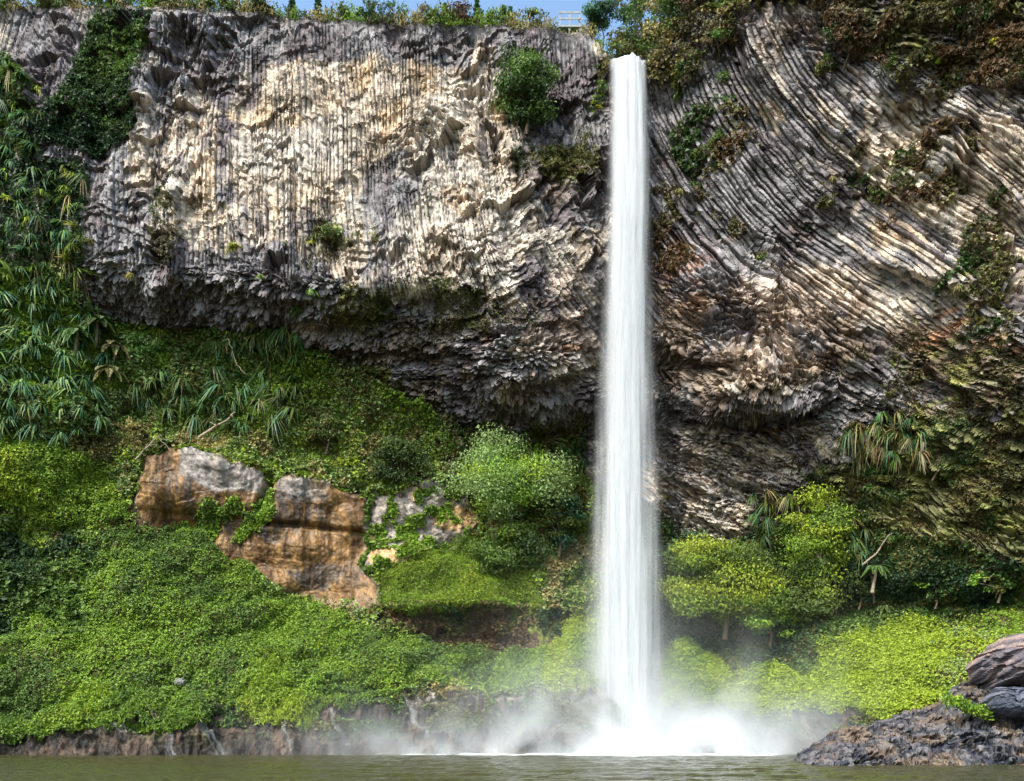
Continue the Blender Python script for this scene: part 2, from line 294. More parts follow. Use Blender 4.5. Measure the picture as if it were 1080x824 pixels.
class MB_:
    """collects boxes, bars and tubes into one mesh"""
    def __init__(s): s.v = []; s.f = []; s.n = 0
    def put(s, v, f): s.v.append(np.asarray(v, float)); s.f.append(np.asarray(f)+s.n); s.n += len(v)
    def box(s, c, h, rz=0.0):
        g = np.array([[x, y, w] for x in (-1, 1) for y in (-1, 1) for w in (-1, 1)], float)*np.array(h)
        a, b = math.cos(rz), math.sin(rz); g = np.stack([g[:, 0]*a-g[:, 1]*b, g[:, 0]*b+g[:, 1]*a, g[:, 2]], 1)+np.array(c)
        s.put(g, [[0,1,3,2],[4,6,7,5],[0,4,5,1],[2,3,7,6],[0,2,6,4],[1,5,7,3]])
    def tube(s, pts, rad, n=7):
        pts = np.asarray(pts, float); m = len(pts); rad = np.broadcast_to(rad, (m,))
        t = np.gradient(pts, axis=0); t /= np.linalg.norm(t, axis=1, keepdims=True)+1e-9
        ref = np.where(np.abs(t[:, 2:3]) > .9, np.array([[1., 0, 0]]), np.array([[0, 0, 1.]]))
        a = np.cross(t, ref); a /= np.linalg.norm(a, axis=1, keepdims=True)+1e-9; b = np.cross(t, a)
        w = np.linspace(0, 2*np.pi, n, endpoint=False)
        R = pts[:, None]+rad[:, None, None]*(a[:, None]*np.cos(w)[None, :, None]+b[:, None]*np.sin(w)[None, :, None])
        j = np.arange(n); k = (j+1) % n; f = []
        for i in range(m-1): f.append(np.stack([i*n+j, i*n+k, (i+1)*n+k, (i+1)*n+j], 1))
        s.put(R.reshape(-1, 3), np.concatenate(f))
    def done(s, name, mat, parent=None, smooth=False, loc=(0, 0, 0)):
        return link(name, mesh(name, np.concatenate(s.v), np.concatenate(s.f), mat, smooth=smooth), parent, loc)

# ------------------------------------------------------------------ materials
def newmat(name):
    m = bpy.data.materials.new(name); m.use_nodes = True; n = m.node_tree; n.nodes.clear()
    return m, n, n.nodes.new('ShaderNodeOutputMaterial')
def nd(n, t, **k):
    o = n.nodes.new(t)
    for a, b in k.items():
        if a in o.inputs: o.inputs[a].default_value = b
        else: setattr(o, a, b)
    return o
def rockmat(name, rough=.85, scale=3.0, bump=.5, spec=.25, attr=True, base=(.2,.2,.2,1)):
    m, n, out = newmat(name); L = n.links.new
    b = nd(n, 'ShaderNodeBsdfPrincipled'); b.inputs['Specular IOR Level'].default_value = spec
    tc = nd(n, 'ShaderNodeTexCoord'); nz = nd(n, 'ShaderNodeTexNoise', Scale=scale, Detail=8.0, Roughness=.65)
    L(tc.outputs['Object'], nz.inputs['Vector'])
    mr = nd(n, 'ShaderNodeMapRange'); mr.inputs['From Min'].default_value = .3; mr.inputs['From Max'].default_value = .7
    mr.inputs['To Min'].default_value = .72; mr.inputs['To Max'].default_value = 1.28
    L(nz.outputs['Fac'], mr.inputs['Value'])
    mul = nd(n, 'ShaderNodeVectorMath', operation='SCALE'); L(mr.outputs['Result'], mul.inputs['Scale'])
    if attr: a = nd(n, 'ShaderNodeAttribute', attribute_name='tint'); L(a.outputs['Color'], mul.inputs[0])
    else: mul.inputs[0].default_value = base[:3]
    L(mul.outputs[0], b.inputs['Base Color'])
    r = nd(n, 'ShaderNodeMapRange'); r.inputs['To Min'].default_value = rough-.18; r.inputs['To Max'].default_value = min(1, rough+.12)
    L(nz.outputs['Fac'], r.inputs['Value']); L(r.outputs['Result'], b.inputs['Roughness'])
    bp = nd(n, 'ShaderNodeBump', Strength=bump, Distance=.12); L(nz.outputs['Fac'], bp.inputs['Height']); L(bp.outputs['Normal'], b.inputs['Normal'])
    L(b.outputs[0], out.inputs['Surface']); return m
def leafmat(name, trans=.35, rough=.5, var=.25):
    m, n, out = newmat(name); L = n.links.new
    a = nd(n, 'ShaderNodeAttribute', attribute_name='tint'); oi = nd(n, 'ShaderNodeObjectInfo')
    hv = nd(n, 'ShaderNodeHueSaturation')
    mr = nd(n, 'ShaderNodeMapRange'); mr.inputs['To Min'].default_value = 1-var; mr.inputs['To Max'].default_value = 1+var
    L(oi.outputs['Random'], mr.inputs['Value']); L(mr.outputs['Result'], hv.inputs['Value']); L(a.outputs['Color'], hv.inputs['Color'])
    mh = nd(n, 'ShaderNodeMapRange'); mh.inputs['To Min'].default_value = .5-var*.08; mh.inputs['To Max'].default_value = .5+var*.08
    L(oi.outputs['Random'], mh.inputs['Value']); L(mh.outputs['Result'], hv.inputs['Hue'])
    b = nd(n, 'ShaderNodeBsdfPrincipled', Roughness=rough); b.inputs['Specular IOR Level'].default_value = .35
    t = nd(n, 'ShaderNodeBsdfTranslucent'); L(hv.outputs[0], b.inputs['Base Color']); L(hv.outputs[0], t.inputs['Color'])
    mx_ = nd(n, 'ShaderNodeMixShader', Fac=trans); L(b.outputs[0], mx_.inputs[1]); L(t.outputs[0], mx_.inputs[2])
    L(mx_.outputs[0], out.inputs['Surface']); return m
M_rock = rockmat('basalt', .8, 2.6, .55); M_soil = rockmat('earth', .95, 4, .7, .1); M_clay = rockmat('wet_clay', .5, 3.5, .5, .3)
M_wet = rockmat('wet_stone', .6, 4, .8, .25); M_leaf = leafmat('leaves'); M_gc = leafmat('cover_leaves', .3, .55, 0)
M_bark = rockmat('bark', .9, 9, .8, .1, False, (.13,.095,.065,1)); M_bark2 = rockmat('pale_bark', .9, 9, .8, .1, False, (.30,.24,.17,1))
M_wood = rockmat('weathered_wood', .8, 6, .4, .2, False, (.26,.27,.27,1))

# ------------------------------------------------------------------ setting meshes
fc = lambda a: .25*(a[:-1, :-1]+a[1:, :-1]+a[:-1, 1:]+a[1:, 1:])
fclay = fc(clay) > .5; fsoil = (fc(np.maximum(soil, greyr*0+holl)) > .5) & ~fclay; fshore = (fc(shore) > .5) & ~fclay
fsoil &= ~fshore
def piece(name, keep, mat):
    f = gridfaces(NU, NV, keep); ids = np.unique(f); rm = np.full(NU*NV, -1, np.int64); rm[ids] = np.arange(len(ids))
    o = link(name, mesh(name, P.reshape(-1, 3)[ids], rm[f], mat, K.reshape(-1, 3)[ids]))
    o['kind'] = 'structure'; return o
piece('cliff', ~(fclay | fsoil | fshore), M_rock); piece('clay_bank', fclay, M_clay); piece('hillside', fsoil, M_soil); piece('rocky_shore', fshore, M_wet)
# ground above the cliff, going back from the rim
offs = [(0, 0), (1.5, .25), (5, .7), (14, 1.5), (40, 3), (160, 5)]
R0 = P[:, 0]; kk = np.arange(0, NU, 4); pl = np.stack([R0[kk]+np.array([0, dy, dz]) for dy, dz in offs], 1)
pl[:, 2:4, 2] += (fbm(pl[:, 2:4, 0]/6, pl[:, 2:4, 1]/6, 3, 2)-.5)*1.2
o = link('plateau', mesh('plateau', pl, gridfaces(len(kk), len(offs)), M_soil, np.ones((len(kk)*len(offs), 3))*C(.10,.10,.04))); o['kind'] = 'structure'
# ------------------------------------------------------------------ water
SN = np.gradient(P, axis=0), np.gradient(P, axis=1)
NF = np.stack([gblur(P[..., k], 3) for k in range(3)], -1)
NF = np.cross(np.gradient(NF, axis=1), np.gradient(NF, axis=0)); NF /= np.linalg.norm(NF, axis=-1, keepdims=True)+1e-9
NF *= np.where((NF*P0).sum(-1, keepdims=True) > 0, -1, 1)
del SN
def at(u, v):
    i = int(np.clip(round((u+140)/1360*(NU-1)), 0, NU-1)); t = (v-rim[i])/(VB-rim[i]); j = int(np.clip(round(t*(NV-1)), 0, NV-1))
    return P[i, j].copy(), NF[i, j].copy()
def px(u, v, Y): return np.array([(u-CX)/F*Y, Y, EYE+(HZ-v)/F*Y])
FALLX, FALLY = px(658, 780, 79)[0], 78.3

wu = np.linspace(0, 1, 420); a_ = (wu-.5)*2
WX = np.sign(a_)*(np.abs(a_)*46+np.abs(a_)**6*140); WY = 8+np.linspace(0, 1, 420)**1.0*78
GX, GY = np.meshgrid(WX, WY, indexing='ij')
r_ = np.hypot(GX-FALLX, (GY-FALLY))
wz_ = (fbm(GX/2.2, GY/1.3, 4, 140)-.5)*.20+(fbm(GX/.6, GY/.4, 2, 145)-.5)*.07
GG = np.exp(-((GY-70.5-.02*np.abs(GX-FALLX))/2.6)**2)*np.exp(-((GX-FALLX+5)/26)**4)
foam = np.clip(1.25-r_/26+1.1*(fbm(GX/3, GY/1.2, 4, 150)-.5), 0, 1)*.0+sm(.58, .80, 1.0*np.exp(-(r_/11)**2)+.42*fbm(GX/2.2, GY/1.0, 4, 150)+.62*GG)
m, n, out = newmat('pool_water'); L = n.links.new
b = nd(n, 'ShaderNodeBsdfPrincipled', Roughness=.06, IOR=1.33); b.inputs['Base Color'].default_value = (.042, .040, .014, 1)
tc = nd(n, 'ShaderNodeTexCoord'); mp = nd(n, 'ShaderNodeMapping'); mp.inputs['Scale'].default_value = (1, 1.6, 1); L(tc.outputs['Object'], mp.inputs[0])
nz = nd(n, 'ShaderNodeTexNoise', Scale=2.6, Detail=5.0, Roughness=.6); L(mp.outputs[0], nz.inputs['Vector'])
bp = nd(n, 'ShaderNodeBump', Strength=.9, Distance=.28); L(nz.outputs['Fac'], bp.inputs['Height']); L(bp.outputs[0], b.inputs['Normal'])
fo = nd(n, 'ShaderNodeBsdfDiffuse'); fo.inputs['Color'].default_value = (.80, .82, .82, 1)
at_ = nd(n, 'ShaderNodeAttribute', attribute_name='foam'); mx_ = nd(n, 'ShaderNodeMixShader')
L(at_.outputs['Fac'], mx_.inputs[0]); L(b.outputs[0], mx_.inputs[1]); L(fo.outputs[0], mx_.inputs[2]); L(mx_.outputs[0], out.inputs['Surface'])
o = link('water', mesh('water', np.stack([GX, GY, wz_], -1), gridfaces(420, 420), m, smooth=True, extra={'foam': foam})); o['kind'] = 'structure'
bed = np.array([[-400, -60, -1.6], [400, -60, -1.6], [400, 300, -1.6], [-400, 300, -1.6]], float)
o = link('ground', mesh('ground', bed, np.array([[0, 1, 2, 3]]), rockmat('pool_bed', .95, .5, .2, .05, False, (.10, .09, .05, 1)))); o['kind'] = 'structure'

# the fall: curtains of falling strands, dense in the middle and thin at the sides
def veilmat(name, k):
    m, n, out = newmat(name); L = n.links.new
    a = nd(n, 'ShaderNodeAttribute', attribute_name='cover'); d = nd(n, 'ShaderNodeBsdfDiffuse'); d.inputs['Color'].default_value = (.72, .725, .745, 1)
    t = nd(n, 'ShaderNodeBsdfTranslucent'); t.inputs['Color'].default_value = (.72, .73, .75, 1)
    m1 = nd(n, 'ShaderNodeMixShader', Fac=.42); L(d.outputs[0], m1.inputs[1]); L(t.outputs[0], m1.inputs[2])
    tr = nd(n, 'ShaderNodeBsdfTransparent'); m2 = nd(n, 'ShaderNodeMixShader'); s = nd(n, 'ShaderNodeMath', operation='MULTIPLY'); s.inputs[1].default_value = k
    L(a.outputs['Fac'], s.inputs[0]); L(s.outputs[0], m2.inputs[0]); L(tr.outputs[0], m2.inputs[1]); L(m1.outputs[0], m2.inputs[2]); L(m2.outputs[0], out.inputs['Surface'])
    return m
M_veil = veilmat('falling_water', 1.0)
vv = []; ff = []; cv = []; nb = 0
YF = 78.3; ztop = EYE+(HZ-57)/F*YF
nS, nZ = 70, 420
s = np.linspace(-1, 1, nS)[:, None]; h = np.linspace(0, 1, nZ)[None]
for k in range(19):
    core = k < 9
    vpx = 56+h*(797-56)
    cxp = np.interp(vpx, [56, 300, 500, 700, 800], [662.5, 660, 658, 658, 658])
    hw = np.interp(vpx, [56, 70, 150, 300, 420, 600, 740, 800], [19+3*rng.random(), 20+3*rng.random(), 23, 24, 24, 26, 29, 36]) if core else np.interp(vpx, [56, 110, 300, 420, 560, 700, 800], [22, 24, 27, 33, 40, 46, 54])
    off = (rng.random()-.5)*(6 if core else 10)*h
    cxx = cxp+off+(fbm(h*6, h*0+k, 2, k)-.5)*3
    Yk = YF-.9*np.sqrt(np.clip(h*4, 0, 1))*1.0+(rng.random()-.5)*(.8+1.6*h)*(1 if core else 1.5)-.9*(1-s*s)*.6
    hw = hw*(1+.16*(fbm(h*12, h*0+k*3, 3, 11)-.5)); x = (cxx+s*hw-CX)/F*YF; tj = 1.9*(fbm(s*2.2, h*0+1, 3, 3)-.5)-.35*s+.5*(rng.random()-.5); zz = ztop-h*(ztop+.1)+tj*np.exp(-h*60)
    y = Yk+.25*(fbm(s*5+k, h*4, 2, 5)-.5)+2.6*np.clip(1-h/.016, 0, 1)**2
    n1 = fbm(s*hw/5+k*7, h*5+k, 3, 160+k, .6); n2 = fbm(s*hw/2.0+k*3, h*12, 3, 170+k)
    wk = .55+.45*rng.random() if core else 1.0
    edge = sm(wk, wk*(.30 if core else .05), np.abs(s)+.12*(fbm(h*14, h*0+k, 3, 9)-.5))
    a = edge*np.clip((.66 if core else .20)+(1.5 if core else .9)*(n1-.5)+.6*(n2-.5), 0, 1)
    a = a*(1-.0*h) if core else a*sm(.02, .35, h)*(.55+.6*h)
    if core: a = a*np.where(h < .4, 1.1, 1-.25*(h-.4))*sm(0,.004,h)
    X3 = np.stack([x+0*h, y+0*s*h, zz+0*s], -1)
    vv.append(X3.reshape(-1, 3)); ff.append(gridfaces(nS, nZ)+nb); cv.append(np.clip(a+0*X3[..., 0], 0, .97).ravel()); nb += nS*nZ
o = link('waterfall', mesh('waterfall', np.concatenate(vv), np.concatenate(ff), M_veil, smooth=True, extra={'cover': np.concatenate(cv)}))
tag(o, 'tall narrow white waterfall dropping from the notch in the cliff rim to the pool', 'waterfall')

# spray cloud hanging over the foot of the fall
m, n, out = newmat('spray'); L = n.links.new
tc = nd(n, 'ShaderNodeTexCoord')
def math_(op, a, b=None, c=None):
    q_ = n.nodes.new('ShaderNodeMath'); q_.operation = op
    for i, w_ in enumerate((a, b, c)):
        if w_ is None: continue
        if isinstance(w_, (int, float)): q_.inputs[i].default_value = w_
        else: L(w_, q_.inputs[i])
    return q_.outputs[0]
sx = nd(n, 'ShaderNodeSeparateXYZ'); L(tc.outputs['Object'], sx.inputs[0])
nz = nd(n, 'ShaderNodeTexNoise', Scale=.22, Detail=4.0, Roughness=.55, Distortion=.6); L(tc.outputs['Object'], nz.inputs['Vector'])
X, Y, Z = sx.outputs
dx = math_('ABSOLUTE', math_('SUBTRACT', X, 2.0)); dc = math_('ABSOLUTE', X); lat = math_('EXPONENT', math_('MULTIPLY', math_('POWER', math_('DIVIDE', dx, 25.0), 2.0), -1.0))
# cloud height falls away from the fall, ragged by the noise
hgt = math_('ADD', math_('MULTIPLY', lat, 1.35), .8)
ver = math_('EXPONENT', math_('MULTIPLY', math_('DIVIDE', Z, hgt), -1.0))
dep = math_('EXPONENT', math_('MULTIPLY', math_('POWER', math_('DIVIDE', Y, 6.5), 2.0), -1.0))
nn = math_('MAXIMUM', math_('MULTIPLY', math_('SUBTRACT', nz.outputs['Fac'], .38), 4.6), 0.0)
core = math_('EXPONENT', math_('MULTIPLY', math_('ADD', math_('POWER', math_('DIVIDE', dc, 3.8), 2.0), math_('ADD', math_('POWER', math_('DIVIDE', Y, 3.0), 2.0), math_('DIVIDE', Z, 7.0))), -1.0))
den = math_('ADD', math_('MULTIPLY', math_('MULTIPLY', math_('MULTIPLY', ver, dep), lat), math_('MULTIPLY', nn, 1.1)), math_('MULTIPLY', core, .09))
pv = n.nodes.new('ShaderNodeVolumePrincipled'); pv.inputs['Color'].default_value = (.86, .87, .89, 1); pv.inputs['Anisotropy'].default_value = .1
L(den, pv.inputs['Density']); L(pv.outputs[0], out.inputs['Volume'])
cb = MB_(); cb.box((0, 0, 8), (30, 9, 8.05))
o = cb.done('spray', m, loc=(FALLX, FALLY-3.5, 0)); o['kind'] = 'stuff'
tag(o, 'drifting white spray cloud low over the pool at the foot of the waterfall', 'spray')

# ------------------------------------------------------------------ plants
def leaves(c, ax, nr, Lg, Wd, fold=.15):
    """one folded rhombic leaf per centre; ax long axis, nr rough normal"""
    ax = ax/(np.linalg.norm(ax, axis=1, keepdims=True)+1e-9); b = np.cross(nr, ax); b /= np.linalg.norm(b, axis=1, keepdims=True)+1e-9
    nn = np.cross(ax, b); Lg = np.asarray(Lg).reshape(-1, 1); Wd = np.asarray(Wd).reshape(-1, 1)
    v = np.stack([c-ax*Lg*.5, c+b*Wd*.5+nn*Wd*fold, c+ax*Lg*.5-nn*Lg*.12, c-b*Wd*.5+nn*Wd*fold], 1).reshape(-1, 3)
    k = np.arange(len(c))[:, None]*4
    return v, np.concatenate([k, k+1, k+2, k+3], 1)
def rvec(n_): 
    g = rng.normal(size=(n_, 3)); return g/np.linalg.norm(g, axis=1, keepdims=True)
def tints(n_, cols, var=.25):
    cols = np.array(cols); c = cols[rng.integers(0, len(cols), n_)]
    return np.clip(c*(1+var*(rng.random((n_, 1))*2-1))*(1+.12*(rng.random((n_, 3))*2-1)), .004, .9)
G = dict(lime=(.29,.37,.03), bright=(.185,.285,.028), mid=(.10,.165,.03), deep=(.05,.09,.022), blue=(.06,.155,.075), pale=(.25,.33,.11), olive=(.125,.12,.03),
 straw=(.34,.28,.11), brown=(.13,.08,.035), yellow=(.42,.42,.03), teal=(.07,.17,.10), dark=(.022,.05,.018), tan=(.26,.19,.09), heath=(.12,.10,.055))
def crown_mesh(name, rx, ry, rz, cols, leaf=.30, dens=1.0, lobes=16, seed=0, flat=.7, open_=.0):
    lobes = int(lobes*2.1); leaf = leaf*.85
    r = np.random.default_rng(seed); cs = []; ns = []; tc_ = []
    base = np.array([G[c] for c in cols])
    for k in range(lobes):
        d = r.normal(size=3); d /= np.linalg.norm(d); rr = r.random()**.4*.72
        rr = rr*1.12; c = d*rr*np.array([rx, ry, rz]); lr = (.15+.24*r.random()**1.5)*min(rx, rz)*1.2
        n_ = int(dens*46*(lr/leaf)**2*.35)
        g = r.normal(size=(n_, 3)); g /= np.linalg.norm(g, axis=1, keepdims=True)
        rad = lr*(1-.6*r.random((n_, 1))**1.6)*(1+.6*(r.random((n_, 1))-.5))
        q_ = c+g*rad*np.array([.9+.7*r.random(), 1.1, flat*(.6+.7*r.random())]); cs.append(q_); nn = g+np.array([0, -.15, .75])+r.normal(size=(n_, 3))*.55; ns.append(nn)
        tc_.append(np.tile(base[r.integers(0, len(base))], (n_, 1))*(1+.30*(r.random()-.5)))
    c = np.concatenate(cs); nn = np.concatenate(ns); t = np.concatenate(tc_)
    ax = np.cross(nn, r.normal(size=c.shape)); ax[:, 2] -= .35*np.linalg.norm(ax, axis=1)
    sz = leaf*(.6+.8*r.random(len(c)))
    v, f = leaves(c, ax, nn, sz, sz*.55)
    t = t*(1+.35*(r.random((len(c), 1))*2-1))
    return mesh(name, v, f, M_leaf, np.repeat(np.clip(t, .004, .8), 4, 0))
def trunk_mesh(name, rx, rz, hgt, seed=0, mat=None, lean=0.0, back=0.0, deep=.5):
    r = np.random.default_rng(seed); m_ = MB_(); tr = max(.04, .02*(rx+rz))
    base = np.array([0, back, -deep]); top = np.array([lean, 0, hgt])
    m_.tube([base, base*.4+top*.6+np.array([.25, 0, .1]), top], [tr*1.4, tr, tr*.8])
    for k in range(7):
        a = r.random()*6.28; e = np.array([math.cos(a)*rx*.65, math.sin(a)*rx*.5, hgt+rz*(.1+.9*r.random())])
        st = top*(.6+.4*r.random()); mid = (st+e)/2+r.normal(size=3)*.12*rx
        m_.tube([st, mid, e], [tr*.6, tr*.4, tr*.15], 6)
    return mesh(name, np.concatenate(m_.v), np.concatenate(m_.f), mat or M_bark, smooth=True)
_seed = [100]
def shrub(name, u, v, wpx, hpx, cols, label, cat='shrub', group=None, leaf=.28, out_=.35, dens=1.0, lobes=16, Y=None, flat=.7, mat=None, lean=0):
    """plant whose crown is centred at image place u,v on the rock there"""
    _seed[0] += 1
    q_, nn = at(u, v)
    if Y is not None: q_ = px(u, v, Y)
    k = q_[1]/F; rx, rz = wpx/2*k, hpx/2*k; ry = min(rx, rz)*.85
    cen = q_+np.array([0, -1, .0])*ry*out_
    onrock = group == 'plants on the cliff face'; trunk_h = 0 if onrock else rz*.35
    rt = bpy.data.objects.new(name, None); COL.objects.link(rt); rt.location = cen-np.array([0, 0, rz*.9+trunk_h*.3]); tag(rt, label, cat, group)
    cz = rz*.9+trunk_h*.3; back = ry*(out_+1.0) if onrock else 0.0
    link('crown', crown_mesh('crown', rx, ry, rz, cols, leaf, dens, lobes, _seed[0], flat), rt, (0, 0, cz))
    tm = trunk_mesh('trunk', rx, rz, cz*.62, _seed[0], mat, lean, back, 3.0 if (Y is not None and Y >= 84) else .5)
    link('trunk', tm, rt)
    return rt
def blades_mesh(name, n_, Lb, wb, cols, seed=0, hang=.6, spread=1.0, segs=5):
    """strap-leaved plant: every blade arches out from the centre and droops"""
    r = np.random.default_rng(seed); base = np.array([G[c] for c in cols])
    a = r.random(n_)*2*np.pi; e = (.25+1.15*r.random(n_)); Ls = Lb*(.6+.5*r.random(n_)); t = np.linspace(0, 1, segs)
    o_ = np.stack([np.cos(a)*np.cos(e), np.sin(a)*np.cos(e), np.sin(e)], 1)
    side = np.stack([-np.sin(a), np.cos(a), 0*a], 1)
    pth = o_[:, None]*(Ls[:, None]*t)[..., None]*spread; pth[..., 2] -= (hang*Ls[:, None]*t**2*(1.0+.6*r.random(n_)[:, None]))
    w_ = wb*(1-t**1.7)*(.75+.25*np.sin(t*3.1))+.004
    lft = pth+side[:, None]*w_[None, :, None]; rgt = pth-side[:, None]*w_[None, :, None]
    V_ = np.stack([lft, rgt], 2).reshape(-1, 3); i = np.arange(n_)[:, None]*segs*2+np.arange(segs-1)[None]*2
    f = np.stack([i, i+1, i+3, i+2], -1).reshape(-1, 4)
    tt_ = base[r.integers(0, len(base), n_)]*(1+.3*(r.random((n_, 1))*2-1)); tt_ = np.repeat(tt_, segs*2, 0)
    return mesh(name, V_, f, M_leaf, np.clip(tt_, .004, .8))
FLAX = {}
for key, cols, hang in (('flax', ['mid', 'blue', 'deep', 'mid'], .95), ('bluef', ['blue', 'teal', 'pale', 'blue', 'mid'], .85), ('gold', ['lime', 'yellow', 'straw', 'mid'], .8), ('limef', ['bright', 'mid', 'lime'], .9), ('dry', ['straw', 'olive', 'mid', 'tan'], 1.0), ('long', ['mid', 'blue', 'deep', 'olive'], 1.05)):
    FLAX[key] = [blades_mesh('blades', 64, 1.0, .042, cols, 300+k, hang) for k in range(3)]
deadm = blades_mesh('dead_blades', 16, .8, .03, ['straw', 'tan'], 777, 1.9)
def flax(name, u, v, size, key, label, cat='flax plant', group=None, dead=False, out_=.15, stretch=1.0):
    q_, nn = at(u, v); S = size*q_[1]/F
    rt = bpy.data.objects.new(name, None); COL.objects.link(rt); rt.location = q_+nn*out_*S; rt.rotation_euler = (0, 0, rng.random()*6.28)
    tag(rt, label, cat, group)
    link('leaves', FLAX[key][int(rng.integers(0, 3))], rt, rot=(rng.normal()*.25, rng.normal()*.25, 0), s=(S, S*(.8+.4*rng.random()), S*stretch*(.7+.5*rng.random())))
    if dead: link('dead_leaves', deadm, rt, s=S)
    return rt

# ---- ground cover: leaf-sized faces strewn over the banks --------------------------------
def cover(name, mask, n_, Lg, cols, label, lift=.25, ratio=.75, up=.5, jit=.5, patchy=None, group=None, var=.25, droop=0.0, s=200):
    """many small leaves on the part of the sheet where mask is set"""
    area = np.linalg.norm(np.cross(np.gradient(P, axis=0), np.gradient(P, axis=1)), axis=-1)
    w_ = (mask*np.minimum(area, .06)).ravel(); cs_ = np.cumsum(w_); idx = np.searchsorted(cs_, rng.random(n_)*cs_[-1])
    idx = np.clip(idx, 0, P.shape[0]*P.shape[1]-1)
    c = P.reshape(-1, 3)[idx]+rng.normal(size=(n_, 3))*.05; nn = NF.reshape(-1, 3)[idx]
    lumpy = fbm(c[:, 0]/.9, c[:, 2]/.9, 3, s)
    c = c+nn*(lift*(.15+1.7*np.clip(lumpy-.25, 0, 1)+.5*rng.random(n_)))[:, None]
    nr = nn*(1-up)+np.array([0, 0, up])+rng.normal(size=(n_, 3))*jit
    ax = np.cross(nr, rng.normal(size=(n_, 3))); ax /= np.linalg.norm(ax, axis=1, keepdims=True)+1e-9; ax[:, 2] -= droop
    sz = Lg*(.6+.8*rng.random(n_)); v_, f_ = leaves(c, ax, nr, sz, sz*ratio)
    base = np.array([G[k] for k in cols]); big_ = fbm(c[:, 0]/4.5, c[:, 2]/4.5, 4, s+3, .55); sel = np.clip(((big_-.5)*3.2+.5)*len(base)+rng.normal(size=n_)*.55, 0, len(base)-1).astype(int)
    t = base[sel]*(1+var*(rng.random((n_, 1))*2-1))
    o = link(name, mesh(name, v_, f_, M_gc, np.repeat(np.clip(t, .004, .8), 4, 0)))
    tag(o, label, name.replace('_', ' '), group, 'stuff'); return o
gcA = pmask(U, V, [(-150,425),(0,442),(60,468),(118,505),(140,548),(100,558),(60,552),(0,525),(-150,505)], 4, 8)
gcB = pmask(U, V, [(-150,545),(0,560),(60,575),(130,560),(200,556),(225,580),(262,612),(330,645),(380,655),(480,692),(580,685),(612,640),(640,655),(650,722),(600,730),(560,728),(480,722),(430,725),(400,735),(300,745),(225,742),(195,764),(100,768),(0,780),(-150,786)], 5, 9)
gcC = pmask(U, V, [(395,636),(398,610),(430,598),(470,570),(500,560),(560,600),(585,640),(560,648),(400,641)], 4, 8)
gcD = pmask(U, V, [(695,705),(720,688),(790,715),(850,712),(872,682),(960,655),(1080,640),(1230,620),(1230,765),(1000,752),(940,755),(860,750),(780,752),(700,745)], 5, 9)
dkpatch = blob(U, V, 20, 600, 60, 50)
cover('ground_cover', gcA, 50000, .18, ['bright', 'lime', 'bright', 'lime'], 'bright leafy creeper blanket on the upper left bank below the blue flax', .5)
cover('ground_cover', gcB*(1-.85*dkpatch)*sm(480, 380, U), 190000, .18, ['mid', 'mid', 'bright', 'mid', 'bright', 'bright'], 'broad green carpet of round leaves over the big left slope', .55)
cover('ground_cover', gcB*sm(380, 480, U), 70000, .18, ['mid', 'bright', 'bright', 'bright', 'lime'], 'yellow green leaf carpet along the lower bank left of the waterfall', .5)
cover('ground_cover', gcB*dkpatch, 6000, .45, ['dark', 'deep', 'mid'], 'dark ferny growth at the left edge above the big leafy slope', .6)
cover('grass', gcC, 34000, .30, ['bright', 'lime', 'bright'], 'smooth bright grass on the small terrace above the dark hollow', .1, .16, .8, .7)
cover('ground_cover', gcD*sm(1010, 960, U), 100000, .18, ['bright', 'lime', 'lime', 'lime'], 'yellow green leaf carpet sloping down right of the waterfall', .4)
cover('ground_cover', gcD*sm(960, 1010, U), 26000, .18, ['bright', 'lime', 'pale', 'lime'], 'green leaf carpet behind the big boulder at the right', .4)
fr = pmask(U, V, [(-150,775),(0,768),(40,745),(60,732),(200,730),(215,755),(190,766),(120,768),(40,772)], 4, 8)+pmask(U, V, [(245,738),(280,700),(360,690),(400,720),(380,740),(330,765),(290,765),(250,755)], 4, 9)*.9
cover('hanging_grass', np.clip(fr, 0, 1), 34000, .42, ['bright', 'bright', 'mid', 'lime'], 'bright feathery grass hanging over the wet rock by the left shore', .45, .2, .4, .6, droop=.6)
mossall = np.clip(MOSS*(1-soil)*(1-shore), 0, 1)*sm(.42, .6, fbm(X_/1.2, Z_/1.0, 4, 104))
cover('moss', mossall*sm(660, 640, U), 30000, .17, ['olive', 'deep', 'olive', 'heath'], 'olive moss clinging to the overhang left of the waterfall', .08)
cover('moss', mossall*sm(640, 660, U)*sm(330, 350, V), 30000, .16, ['heath', 'olive', 'brown', 'olive', 'deep'], 'olive and brown moss over the lower right cliff', .1)
cover('scrub', mossall*sm(640, 660, U)*sm(350, 330, V), 26000, .34, ['brown', 'heath', 'olive', 'heath', 'deep'], 'brownish scrub clinging to the upper right cliff', .3)
undr = pmask(U, V, SOIL, 6, 9)*(1-gcA)*(1-gcB)*(1-gcC)*(1-gcD)*(1-clay)*(1-greyr)*(1-holl)*(1-shore)
cover('undergrowth', undr*sm(640, 620, U)*sm(470, 430, V+0*U), 80000, .30, ['mid', 'olive', 'pale', 'mid', 'bright'], 'tangled green undergrowth beneath the left overhang', .55)
cover('undergrowth', undr*sm(640, 620, U)*sm(430, 470, V+0*U), 60000, .27, ['olive', 'bright', 'pale', 'lime', 'mid', 'pale', 'straw'], 'loose mixed undergrowth above the orange clay bank', .5)
cover('scrub', pmask(U, V, [(692,20),(760,-10),(830,-60),(960,-130),(1000,-60),(860,0),(790,5),(745,40),(725,66),(712,90),(692,80)], 6, 16), 18000, .3, ['heath', 'straw', 'olive', 'mid'], 'dark scrub tumbling from the rim right of the waterfall lip', .8)
